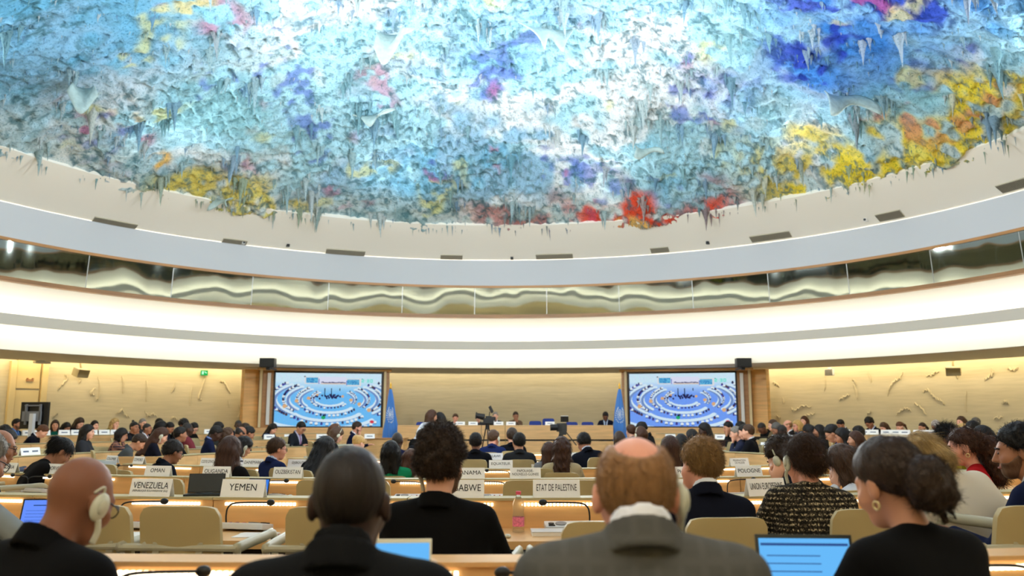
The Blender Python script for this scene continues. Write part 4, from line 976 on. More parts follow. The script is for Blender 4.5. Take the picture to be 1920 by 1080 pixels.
b = bmesh.new(); cyl(b, (-.05, .1, zc), (-.24, .2, zc), .07, .075, 16); obj('lens', b, M_BLACK, e)
b = bmesh.new(); box(b, (.09, -.05, zc + .19), (.2, .12, .13), bev=.01); obj('monitor', b, M_BLACK, e); b = bmesh.new(); box(b, (.09, -.05, zc + .262), (.19, .11, .012)); obj('monitor_hood', b, M_WHITE, e)
b = bmesh.new(); tripod(b, zc - .16); cyl(b, (0, 0, zc - .22), (0, 0, zc - .08), .06); tube(b, spline([(.1, -.1, zc - .1), (.2, -.3, zc - .3), (.24, -.42, zc - .4)], 5), .014); obj('tripod', b, M_BLACK, e)

# ------------------------------------------------------------------ lamps and camera
def area(name, loc, target, size, power, color=(1, 1, 1)):
    L = bpy.data.lights.new(name, 'AREA'); L.shape = 'DISK'; L.size = size; L.energy = power; L.color = color
    o = bpy.data.objects.new(name, L); col.objects.link(o); o.location = loc
    o.rotation_euler = (Vector(target) - Vector(loc)).to_track_quat('-Z', 'Y').to_euler(); return o
for i in range(10):     # projectors along the gallery rim, aimed up at the painted dome
    a = 36 * i + 18; p = polar(12.1, a, 5.75); q = polar(5.5, a + 180, 9.2); L = area('dome_projector', p, q, .3, DOME_W, (0.90, 0.96, 1.0)); L.data.spread = R(75)
for i in range(7):      # downlights among the drips
    p = polar(6.2 if i else 0, i * 60, 7.6); area('downlight', p, (p.x, p.y, 0), .9, DOWN_W, (1.0, 0.93, 0.82))
for a in (180, 150, 210):   # lamps under the gallery over the rear rows
    p = polar(13.6, a, 3.08); area('soffit_lamp', p, (p.x, p.y, 0), .5, SOF_W, (1.0, 0.92, 0.8))
w = bpy.data.worlds.new('world'); sc.world = w; w.use_nodes = True; w.node_tree.nodes['Background'].inputs['Color'].default_value = (0.02, 0.02, 0.02, 1)
cd = bpy.data.cameras.new('camera'); co = bpy.data.objects.new('camera', cd); col.objects.link(co)
cd.lens = 30; cd.sensor_width = 36; co.location = (0, 0, H); co.rotation_euler = (PI / 2 + PITCH, 0, 0); cd.clip_start = .05; cd.clip_end = 100
cd.dof.use_dof = True; cd.dof.focus_distance = 6.2; cd.dof.aperture_fstop = 2.6
sc.camera = co
sc.view_settings.view_transform = 'Standard'; sc.view_settings.look = 'None'; sc.view_settings.gamma = 1; sc.view_settings.exposure = EXPO; sc.view_settings.use_curve_mapping = False
# ================================================================== people
def V3(*a): return Vector(a)
def mir(v): return Vector((-v[0], v[1], v[2]))
def ik(S, W, l1, l2, pole):
    d = W - S; L = d.length
    if L > (l1 + l2) * .985: W = S + d * ((l1 + l2) * .985 / L); d = W - S; L = d.length
    a = (l1 * l1 - l2 * l2 + L * L) / (2 * L); h = math.sqrt(max(l1 * l1 - a * a, 1e-6)); n = d / L
    p = pole - n * pole.dot(n); p.normalize(); return S + n * a + p * h, W
class Figure:
    """joints of one seated or standing person; local +Y is where the person faces, z = 0 the floor"""
    def __init__(s, lean=8, side=0, pitch=0, yaw=0, roll=0, armL='desk', armR='desk', stand=False, female=False, broad=1.0, hunch=0.0):
        s.female = female; s.stand = stand; w = (.93 if female else 1.0) * broad; s.w = w
        hz = .92 if stand else .53
        s.hip = V3(0, 0, hz); T = Euler((R(-lean), R(side), 0)).to_matrix(); s.T = T
        up = T @ V3(0, 0, 1); s.up = up; s.fw = T @ V3(0, 1, 0); rt = T @ V3(1, 0, 0); s.rt = rt
        s.chest = s.hip + up * .33; s.neck = s.hip + up * .50 - s.fw * .005
        Hm = Euler((R(-(lean * .55 + pitch)), R(side * .3 + roll), R(-yaw)), 'XYZ').to_matrix()
        Hm = Matrix.Rotation(R(-yaw), 3, 'Z') @ Euler((R(-(lean * .5 + pitch)), R(side * .4 + roll), 0)).to_matrix()
        s.Hm = Hm; nm = Euler((R(-(lean * .75 + pitch * .5)), R(side * .6 + roll * .4), 0)).to_matrix()
        s.head = s.neck + nm @ V3(0, .022 + hunch * .7, .135 - hunch) + Hm @ V3(0, .012, .025)
        s.top = s.head + Hm @ V3(0, -.02, .122)
        s.sh = {}; s.el = {}; s.wr = {}; s.hd = {}
        for k, sg, arm in (('L', -1, armL), ('R', 1, armR)):
            S = s.hip + up * .445 + rt * (sg * .172 * w) + s.fw * .0
            W0 = {'desk': V3(sg * .17, .42, .79), 'type': V3(sg * .11, .44, .79), 'lap': V3(sg * .10, .30, .62), 'fold': V3(-sg * .04, .34, .80)}.get(arm)
            pole = V3(sg * .55, -.35, -.8)
            if arm == 'chin': W0 = s.head + Hm @ V3(sg * .045, .10, -.165); pole = V3(sg * .5, .4, -1)
            if arm == 'cheek': W0 = s.head + Hm @ V3(sg * .10, .06, -.125); pole = V3(sg * .6, .4, -1)
            if arm == 'down': W0 = S + V3(sg * .05, .06, -.54); pole = V3(sg * .3, -1, 0)
            if arm == 'bent': W0 = S + V3(-sg * .06, .27, -.24); pole = V3(sg * .5, -.8, -.4)
            if arm == 'wide': W0 = V3(sg * .34, .36, .79); pole = V3(sg * 1, -.2, -.2)
            E, W = ik(S, Vector(W0), .28, .255, pole)
            s.sh[k], s.el[k], s.wr[k] = S, E, W; s.hd[k] = arm
        s.leg = {}
        for k, sg in (('L', -1), ('R', 1)):
            if stand: s.leg[k] = [V3(sg * .09, 0, .88), V3(sg * .10, .02, .49), V3(sg * .10, -.01, .07), V3(sg * .11, .15, .035)]
            else: s.leg[k] = [V3(sg * .095, .03, .52), V3(sg * .12, .42, .51), V3(sg * .12, .40, .08), V3(sg * .13, .55, .04)]
    def bounds(s, m=.16):
        P = [s.hip, s.chest, s.neck, s.head, s.top, *s.sh.values(), *s.el.values(), *s.wr.values()] + [p for l in s.leg.values() for p in l]
        return np.array([[min(p[i] for p in P) - m for i in range(3)], [max(p[i] for p in P) + m for i in range(3)]])
    def torso(s, F, g):
        w = s.w; up, rt, fw, hip = s.up, s.rt, s.fw, s.hip
        def pair(x, h, r, y=0, k=.07): F.cone(hip + up * h - rt * x * w + fw * y, hip + up * h + rt * x * w + fw * y, r + g, r + g, k)
        pair(.085, .0, .105, .01); pair(.06, .13, .098 if not s.female else .09, .01)
        pair(.085, .28, .105, .012); pair(.095, .36, .098, .008); pair(.14, .435, .060, -.008)
        if s.female:
            for sg in (-1, 1): F.ell(hip + up * .315 + rt * sg * .07 + fw * .085, (.062 + g * .5,) * 3, .05)
        for sg in (-1, 1): F.cone(hip + up * .455 + rt * sg * .12 * w - fw * .01, s.neck + rt * sg * .03 - fw * .012, .048 + g * .7, .042 + g * .5, .05)
    def arms(s, F, g, stop=1.0):
        for k in 'LR':
            S, E, W = s.sh[k], s.el[k], s.wr[k]
            F.cone(S, E, .050 + g, .040 + g, .035); F.cone(E, E + (W - E) * stop, .039 + g, .028 + g * .9, .012)
    def legs(s, F, g, stop=1.0):
        for k in 'LR':
            a, b, c, d = s.leg[k]
            F.cone(a, b, .082 + g, .056 + g, .04); F.cone(b, b + (c - b) * stop, .054 + g, .038 + g, .02)
    def hands(s, F, fine):
        for k, sg in (('L', -1), ('R', 1)):
            E, W = s.el[k], s.wr[k]; d = (W - E).normalized(); arm = s.hd[k]
            if arm in ('chin', 'cheek'):
                d = (d + s.Hm @ V3(0, 0, .8)).normalized(); n = (s.head - W).normalized()
            else:
                d = (d + V3(0, .5, -.05)).normalized() if arm in ('desk', 'type', 'lap', 'fold', 'wide') else d; n = V3(0, 0, -1) if arm != 'down' else V3(-sg, 0, 0)
            n = (n - d * n.dot(d)).normalized(); x = d.cross(n).normalized() * sg   # towards the thumb or away
            pc = W + d * .05
            rot = Matrix((x, d, n)).transposed()
            F.ell(pc, (.040, .054, .018), .012, rot)
            curl = .5 if arm not in ('chin', 'cheek') else .85
            for i, L in enumerate((.062, .072, .067, .052)):
                b0 = W + d * .092 + x * (.029 - .0195 * i) * -1
                m = b0 + (d * math.cos(curl * .5) + n * math.sin(curl * .5)) * L * .55; e = m + (d * math.cos(curl * 1.6) + n * math.sin(curl * 1.6)) * L * .5
                F.cone(b0 - d * .02, m, .0092, .0086, .004); F.cone(m, e, .0086, .0074, .003)
            t0 = W + d * .025 - x * .03; t1 = t0 + (d * .7 - x * .6 + n * .25).normalized() * .038; t2 = t1 + (d * .95 + n * .3 - x * .05).normalized() * .032
            F.cone(t0, t1, .0125, .0105, .006); F.cone(t1, t2, .0102, .0085, .003)
    def headshape(s, F, ear=True):
        M = s.Hm; c = s.head
        P = lambda x, y, z: c + M @ V3(x, y, z)
        fs = .95 if s.female else 1.0
        F.ell(P(0, -.014, .028), (.075, .096, .096), .02, M)
        F.ell(P(0, .032, -.032), (.060 * fs, .060, .084), .04, M)
        F.cone(P(-.022, .058, -.09), P(.022, .058, -.09), .026 * fs, .026 * fs, .035)
        F.cone(P(-.034, .078, .026), P(.034, .078, .026), .013, .013, .02)
        for sg in (-1, 1):
            F.ell(P(sg * .031, .099, .004), (.015, .012, .011), .012, M, 'sub')
            F.ell(P(sg * .031, .083, .004), (.014, .012, .011), .006, M)
            F.ell(P(sg * .048, .060, -.030), (.022, .028, .024), .03, M)
            if ear:
                F.ell(P(sg * .083, -.010, -.006), (.013, .021, .034), .008, M); F.ell(P(sg * .096, -.002, -.002), (.007, .010, .018), .006, M, 'sub')
        F.cone(P(0, .092, .012), P(0, .112, -.028), .009, .0135, .012)
        for sg in (-1, 1): F.ell(P(sg * .012, .098, -.034), (.010, .011, .008), .008, M)
        F.cone(P(-.018, .090, -.060), P(.018, .090, -.060), .008, .008, .008); F.cone(P(-.014, .087, -.073), P(.014, .087, -.073), .008, .008, .008)
        F.cone(c + M @ V3(0, -.022, -.055), s.neck - s.up * .03 - s.fw * .012, .050 * (.9 if s.female else 1.02), .056 * (.9 if s.female else 1.0), .03)
FIG = {}
def figure(key, h=.0135, hem=True, **kw):
    if key in FIG: return FIG[key]
    f = Figure(**kw); lo, hi = f.bounds()
    F = Field(lo, hi, h); f.torso(F, -.022); f.arms(F, -.012); f.legs(F, -.014)
    for k in 'LR': F.cone(f.leg[k][2] - V3(0, .03, .01), f.leg[k][3], .032, .03, .02)
    f.hands(F, h < .01); f.headshape(F)
    D = {'fig': f, 'body': F.mesh('body')}
    lo2 = lo.copy(); lo2[2] = (f.hip.z - .22) if not f.stand else f.hip.z - .3
    G = Field(lo2, hi, h); f.torso(G, .006); f.arms(G, .006, .93)
    for k in 'LR': G.cone(f.wr[k], f.wr[k] + (f.wr[k] - f.el[k]).normalized() * .2, .06, .06, .001, 'sub') if False else None
    tors = G.F.copy()
    # folded collar
    nb = f.neck + f.up * .012
    X, Y, Z = G.grid(); P = np.stack([X - nb.x, Y - nb.y, Z - nb.z], -1); M = np.array([list(f.rt), list(f.fw), list(f.up)], np.float32); Lq = P @ M.T
    a, b_, c = Lq[..., 0], Lq[..., 1] + .012, Lq[..., 2] + .35 * Lq[..., 1]
    rr = np.sqrt(a * a + b_ * b_)
    col_ = np.maximum(np.abs(rr - (.073 - .25 * c)) - .008, np.abs(c + .012) - .034)
    # neck opening and lapel V at the front
    V = np.abs(a) - np.clip((c + .26) * .27, 0, .08); V = np.where(b_ > 0.0, V, 1.0)
    top = np.minimum(tors, col_)
    D['plain_top'] = nets(tors, G.lo, h, 'top'); D['top'] = nets(np.maximum(top, -(rr - .050) if False else top), G.lo, h, 'jacket')
    Vin = np.maximum(V, -(c + .30)); D['shirt'] = nets(np.maximum(np.maximum(tors - .006, -(tors + .02)), Vin), G.lo, h, 'shirt')
    tie = np.maximum(np.abs(a) - np.clip(.018 + (-c) * .05, .012, .034), -(c + .25)); tie = np.where(b_ > 0, tie, 1.0)
    D['tie'] = nets(np.maximum(np.maximum(tors - .0125, -(tors + .01)), tie), G.lo, h, 'tie')
    sc_ = np.maximum(np.abs(rr - (.064 - .2 * c)) - .006, np.abs(c - .022) - .026); D['collar'] = nets(sc_, G.lo, h, 'shirt_collar')
    L_ = Field(lo, np.array([hi[0], hi[1], f.hip.z + .14]), h); f.legs(L_, .008, .96)
    w = f.w
    for x, hh, r in ((.085, .0, .112), (.07, .06, .108)): L_.cone(f.hip + f.up * hh - f.rt * x * w, f.hip + f.up * hh + f.rt * x * w, r, r, .07)
    D['trousers'] = L_.mesh('trousers')
    S_ = Field(lo, np.array([hi[0], hi[1], .2]), h)
    for k in 'LR': S_.cone(f.leg[k][2] - V3(0, .035, .02), f.leg[k][3] + V3(0, .02, 0), .043, .038, .02)
    D['shoes'] = S_.mesh('shoes')
    FIG[key] = D; return D

# ------------------------------------------------------------------ hair, in head coordinates
HAIR = {}
def hair(style, h=.0095):
    k = (style, h)
    if k in HAIR: return HAIR[k]
    F = Field((-.24, -.30, -.52), (.24, .22, .26), h); X, Y, Z = F.grid(); r = random.Random(hash(style) % 999 if False else sum(map(ord, style)))
    def cap(t, y0=.085, z0=.070, y1=-.09, z1=-.06, zs=1.0, back=0.0):
        F.ell((0, -.016 - back, .030), (.075 + t, .096 + t + back, .096 + t * zs), .001)
        sl = (z1 - z0) / (y1 - y0); pl = (z0 + sl * (Y - y0)) - Z
        F.F = F.F + (t * .9 + .001) * np.clip(1 + pl / .034, 0, 1) ** 2
        F.F = np.maximum(F.F, pl - .004); F.F = np.maximum(F.F, -(np.sqrt((X / .064) ** 2 + ((Y - .125) / .070) ** 2 + ((Z + .01) / .088) ** 2) - 1) * .06)
    def noise(a, f): F.F = F.F + a * (np.sin(X * f + 1.3 * np.sin(Y * f * .7)) * np.sin(Y * f * .9 + 1) * np.sin(Z * f * 1.1 + 2 * np.sin(X * f * .5)))
    def ears():
        for sg in (-1, 1): F.ell((sg * .090, .004, -.012), (.022, .026, .036), .008, None, 'sub')
    if style == 'short': cap(.016, z1=-.088); ears(); noise(.0035, 120); noise(.003, 55)
    elif style == 'neat': cap(.020, z1=-.085); ears(); noise(.003, 110); noise(.005, 48)
    elif style == 'buzz': cap(.0055, .084, .068, -.085, -.08); ears()
    elif style == 'cropped':
        cap(.009, .08, .085, -.09, -.085); F.ell((0, -.055, .128), (.052, .075, .055), .02, None, 'sub'); F.ell((0, .03, .14), (.06, .08, .05), .02, None, 'sub'); ears()
    elif style == 'fringe':
        cap(.010, .07, -.0, -.09, -.075); F.ell((0, .01, .10), (.085, .12, .085), .01, None, 'sub'); ears()
    elif style == 'bushy':
        cap(.020, .09, .066, -.09, -.055, 1.6)
        for i in range(170):
            a = r.uniform(0, 2 * PI); e = r.uniform(-.45, 1.5); x, y, z = .083 * math.cos(e) * math.cos(a), .105 * math.cos(e) * math.sin(a) - .016, .035 + .118 * math.sin(e)
            if z < .07 + (y - .09) * .72 or (y > .06 and z < .075): continue
            F.ell((x, y, z), (r.uniform(.016, .03),) * 3, .012)
        for sg in (-1, 1): F.ell((sg * .090, .012, -.018), (.024, .030, .036), .01, None, 'sub')
        noise(.004, 80)
    elif style == 'curly':
        cap(.024, .09, .06, -.09, -.07, 1.4); noise(.010, 75)
    elif style in ('long', 'straight', 'wavy', 'verylong', 'bangs'):
        cap(.018, .088, .072 if style != 'bangs' else .035, -.06, -.11, 1.1)
        L = -.42 if style == 'verylong' else -.30
        for sg in (-1, 1):
            F.cone((sg * .066, -.02, .02), (sg * .072, -.02, -.13), .030, .034, .03); F.cone((sg * .072, -.02, -.13), (sg * .085, -.045, L + .05), .034, .026, .03)
        F.cone((-.035, -.085, 0), (-.06, -.115, L), .045, .035, .05); F.cone((.035, -.085, 0), (.06, -.115, L), .045, .035, .05); F.cone((0, -.085, 0), (0, -.125, L - .02), .05, .04, .05)
        noise(.003 if style != 'wavy' else .010, 60)
    elif style == 'bob':
        cap(.022, .088, .064, -.06, -.09, 1.1)
        for sg in (-1, 1): F.cone((sg * .070, -.015, .02), (sg * .074, .0, -.095), .030, .032, .03)
        F.cone((-.04, -.085, .0), (-.045, -.075, -.085), .05, .04, .05); F.cone((.04, -.085, .0), (.045, -.075, -.085), .05, .04, .05); noise(.003, 70)
    elif style == 'shoulder':
        cap(.020, .088, .068, -.06, -.09, 1.1)
        for sg in (-1, 1): F.cone((sg * .070, -.02, .02), (sg * .082, -.01, -.17), .030, .036, .03)
        F.cone((-.04, -.085, .0), (-.05, -.09, -.19), .05, .045, .05); F.cone((.04, -.085, .0), (.05, -.09, -.19), .05, .045, .05); noise(.005, 60)
    elif style == 'ponytail':
        cap(.012); ears(); F.ell((0, -.115, .035), (.026, .026, .026), .015); F.cone((0, -.125, .035), (0, -.16, -.06), .024, .032, .012); F.cone((0, -.16, -.06), (0, -.15, -.2), .032, .012, .012); noise(.003, 70)
    elif style == 'curlytail':
        cap(.016); ears(); F.cone((0, -.11, .055), (0, -.17, -.02), .04, .07, .03); F.cone((0, -.17, -.02), (0, -.17, -.23), .075, .06, .03); noise(.012, 70)
    elif style == 'updo':
        cap(.014); ears(); F.ell((0, -.108, .045), (.055, .038, .055), .02); noise(.003, 70)
    elif style == 'bun':
        cap(.014, .088, .066, -.09, -.055, 1.1); ears()
        F.ell((0, -.134, -.026), (.072, .058, .078), .015)
        for i in range(26):
            a = r.uniform(0, 2 * PI); e = r.uniform(-1.2, 1.2); F.ell((.06 * math.cos(e) * math.cos(a), -.138 + .048 * math.cos(e) * math.sin(a), -.028 + .070 * math.sin(e)), (r.uniform(.012, .022),) * 3, .008)
        for i in range(4): x = r.uniform(-.05, .05); F.cone((x, -.12, -.06), (x * 1.3 + .01, -.115, -.115 - r.random() * .03), .007, .004, .01)
        noise(.0025, 90)
    elif style == 'clipped':
        cap(.016, .088, .068, -.085, -.085, 1.1)
        F.ell((0, -.078, -.02), (.062, .045, .055), .03)
        for sg in (-1, 1): F.ell((sg * .092, .016, -.02), (.026, .028, .04), .01, None, 'sub')
        noise(.003, 80)
    elif style == 'topknot': cap(.013); ears(); F.ell((0, -.06, .145), (.03, .03, .028), .015)
    elif style == 'swept':
        cap(.020, .088, .064, -.06, -.075, 1.2)
        for sg in (-1, 1): F.cone((sg * .070, -.01, .03), (sg * .075, .03, -.20), .032, .030, .03)
        F.cone((0, -.05, .07), (0, -.105, -.06), .05, .05, .05); noise(.006, 55)
    elif style == 'scarf':
        F.ell((0, -.02, .03), (.098, .122, .118), .02); F.cone((0, -.03, -.05), (0, -.03, -.16), .085, .125, .05)
        F.ell((0, .12, -.02), (.058, .07, .085), .015, None, 'sub')
    elif style == 'dreads':
        cap(.022, .088, .066, -.06, -.09, 1.1)
        for i in range(22): a = PI * (.05 + .9 * i / 21) + PI; x, y = .085 * math.cos(a), .10 * math.sin(a) - .02; F.cone((x, y, .02), (x * 1.2, y * 1.15, -.14 - .05 * r.random()), .014, .012, .006)
    HAIR[k] = nets(F.F, F.lo, h, 'hair'); return HAIR[k]

STR = {}
def with_strands(style, h, n, rad, length):
    k = (style, h, n)
    if k in STR: return STR[k]
    me = hair(style, h); r = np.random.default_rng(7)
    nv = len(me.vertices); co = np.zeros(nv * 3, np.float32); me.vertices.foreach_get('co', co); co = co.reshape(-1, 3)
    no = np.zeros(nv * 3, np.float32); me.vertices.foreach_get('normal', no); no = no.reshape(-1, 3)
    lp = np.zeros(len(me.loops), np.int32); me.loops.foreach_get('vertex_index', lp); q0 = lp.reshape(-1, 4)
    f = r.integers(0, len(q0), n); w = r.random((n, 4)).astype(np.float32); w /= w.sum(1, keepdims=True)
    p = (co[q0[f]] * w[..., None]).sum(1); nn = (no[q0[f]] * w[..., None]).sum(1); nn /= np.linalg.norm(nn, axis=1, keepdims=True) + 1e-6
    down = np.array([0, 0, -1.0]); rnd = r.normal(0, 1, (n, 3))
    if style in ('bushy', 'curly'): d = nn * .75 + rnd * .55; bend = down * .5
    elif style == 'bun':
        tgt = np.array([0, -.135, -.026]) - p; d = tgt / (np.linalg.norm(tgt, axis=1, keepdims=True) + 1e-6) + rnd * .10; near = np.linalg.norm(tgt, axis=1) < .095; d[near] = rnd[near] * .6 + nn[near] * .4; bend = down * .15
    elif style in ('cropped', 'buzz', 'fringe'): d = nn * .5 + down * .5 + np.array([0, -.3, 0]) + rnd * .3; bend = down * .3
    elif style in ('neat', 'short'): d = nn * .35 + np.array([0, -.5, -.45]) + rnd * .35; bend = down * .35
    elif style == 'clipped': d = np.array([0, -.8, -.45]) + rnd * .14 + nn * .05; bend = down * .3
    elif style == 'curlytail': d = nn * .5 + rnd * .5 + down * .4; bend = down * .4
    else: d = down * 1.0 + rnd * .14 + nn * .05; bend = down * .2
    if style not in ('bushy', 'curly', 'curlytail', 'cropped', 'buzz', 'fringe', 'neat', 'short'):
        d = d - nn * ((d * nn).sum(1, keepdims=True)) * .92
    d /= np.linalg.norm(d, axis=1, keepdims=True); L = length * r.uniform(.5, 1.3, (n, 1)); S = 4
    pts = [p - nn * .002]
    for i in range(S):
        d = d + bend * .35 + r.normal(0, .16, (n, 3)); d /= np.linalg.norm(d, axis=1, keepdims=True); pts.append(pts[-1] + d * L / S)
    a = np.cross(d, nn); a /= np.linalg.norm(a, axis=1, keepdims=True) + 1e-6; c = np.cross(d, a)
    V = []
    for i, q in enumerate(pts):
        rr = rad * (1 - .8 * i / S)
        for t in range(3): V.append(q + (a * math.cos(t * 2.094) + c * math.sin(t * 2.094)) * rr)
    V = np.stack(V, 1)              # n, 15, 3
    Q = []
    for i in range(S):
        for t in range(3): Q.append([i * 3 + t, i * 3 + (t + 1) % 3, (i + 1) * 3 + (t + 1) % 3, (i + 1) * 3 + t])
    Q = (np.array(Q)[None] + (np.arange(n) * 15)[:, None, None]).reshape(-1, 4) + nv
    STR[k] = np_mesh('hair', np.concatenate([co, V.reshape(-1, 3)]), np.concatenate([q0, Q]), True)
    return STR[k]

# small head-space pieces
def head_piece(kind):
    k = 'piece_' + kind
    if k in HAIR: return HAIR[k]
    b = bmesh.new()
    if kind == 'eyes':
        for sg in (-1, 1): ball(b, (sg * .031, .0925, .004), .0085, 10, (1.35, .55, .62))
    elif kind == 'brows':
        for sg in (-1, 1): tube(b, [(sg * .016, .098, .024), (sg * .032, .096, .029), (sg * .047, .085, .024)], .0042, 6)
    elif kind == 'mouth': tube(b, spline([(-.022, .092, -.066), (-.01, .1005, -.065), (.01, .1005, -.065), (.022, .092, -.066)], 4), [.002] + [.0048] * 11 + [.002], 6)
    elif kind == 'glasses':
        for sg in (-1, 1):
            tube(b, [(sg * .032 + .024 * math.cos(t), .108 - .004 * abs(math.cos(t)), .003 + .019 * math.sin(t)) for t in [2 * PI * i / 18 for i in range(18)]], .0024, 6, True)
            tube(b, spline([(sg * .056, .102, .008), (sg * .078, .06, .012), (sg * .083, -.005, .012), (sg * .082, -.018, -.008)], 4), .0024, 6)
        tube(b, [(-.008, .113, .006), (.008, .113, .006)], .0024, 6)
    elif kind in ('headset_right', 'headset_left'):
        sg = 1 if 'right' in kind else -1
        ball(b, (sg * .096, .0, -.012), .036, 18, (.42, .82, 1.18)); ball(b, (sg * .108, -.002, -.008), .02, 12, (.4, .8, 1.3)); tube(b, spline([(sg * .098, .012, -.045), (sg * .096, .03, -.075), (sg * .09, .035, -.11)], 5), .009, 8)
        tube(b, spline([(sg * .088, .0, .03), (sg * .09, -.012, .045), (sg * .084, -.03, .02)], 5), .004, 6)
    elif kind == 'headband':
        tube(b, [(.098 * math.sin(t), -.012 + .008 * math.cos(t), .03 + .112 * math.cos(t)) for t in [R(-92 + 184 * i / 24) for i in range(25)]], .006, 6)
        for sg in (-1, 1): ball(b, (sg * .097, -.006, -.008), .034, 14, (.45, .85, 1.1))
    elif kind == 'earrings':
        for sg in (-1, 1): tube(b, [(sg * .088 + .0, -.006 + .011 * math.cos(t), -.052 + .012 * math.sin(t)) for t in [2 * PI * i / 14 for i in range(14)]], .0038, 6, True)
    elif kind == 'clip': tube(b, [(.012 + .062 * math.sin(t), -.012 - .118 * math.cos(t), .0) for t in [R(-52 + 104 * i / 10) for i in range(11)]], .013, 8, flat=.8); tube(b, [(.012 + .064 * math.sin(t), -.012 - .121 * math.cos(t), .016) for t in [R(-54 + 108 * i / 10) for i in range(11)]], .004, 6)
    elif kind == 'hairpins':
        for x, z, t in ((-.02, .13, .4), (.02, .125, -.3), (.0, .12, .9)): tube(b, [(x, -.055, z + .012), (x + .03 * math.cos(t), -.08, z - .005)], .0045, 5)
    elif kind == 'sunglasses_on_head':
        tube(b, [(.085 * math.sin(t), .05, .095 + .02 * math.cos(t)) for t in [R(-80 + 160 * i / 12) for i in range(13)]], .006, 6)
    elif kind == 'beard':
        b.free(); F = Field((-.1, -.03, -.15), (.1, .14, .02), .007); X, Y, Z = F.grid()
        F.ell((0, -.014, .028), (.075, .096, .096), .02); F.ell((0, .032, -.032), (.060, .060, .084), .04); F.cone((-.022, .058, -.09), (.022, .058, -.09), .026, .026, .035)
        for sg in (-1, 1): F.ell((sg * .048, .060, -.030), (.022, .028, .024), .03)
        F.F -= .0035
        F.F = np.maximum(F.F, Z + .042 - .35 * np.maximum(-(Y - .06), 0) * 2); F.F = np.maximum(F.F, -(Y + .0)); F.ell((0, .105, -.058), (.024, .03, .010), .004, None, 'sub')
        HAIR[k] = nets(F.F, F.lo, .007, 'beard'); return HAIR[k]
    elif kind == 'crown': pass
    HAIR[k] = mesh_of(b, kind, True); return HAIR[k]

SKIN = {k: mat('skin ' + k, c, rough=.5, spec=.35, bump=(.08, 70, .003)) for k, c in {'pale': (226, 172, 146), 'rosy': (222, 158, 134), 'ruddy': (132, 86, 64), 'tan': (166, 114, 86), 'olive': (196, 142, 112), 'brown': (114, 74, 54), 'dark': (70, 47, 37), 'deep': (54, 38, 32)}.items()}
def hair_mat(k, c):
    m = mat('hair ' + k, c, rough=.5, spec=.3, bump=(.8, (75, 75, 14), .006), var=(.22, (75, 75, 14))); return m
HC = {k: hair_mat(k, c) for k, c in {'black': (22, 19, 18), 'darkbrown': (50, 36, 26), 'brown': (72, 50, 34), 'auburn': (88, 54, 34), 'chestnut': (66, 40, 26), 'blond': (188, 152, 92), 'darkblond': (176, 146, 94), 'sandy': (150, 116, 74), 'ginger': (146, 108, 70), 'grey': (128, 122, 114), 'salt': (92, 88, 84), 'dark grey': (46, 42, 40), 'stubble': (104, 76, 60), 'shaven': (34, 27, 23)}.items()}
CLOTH = {}
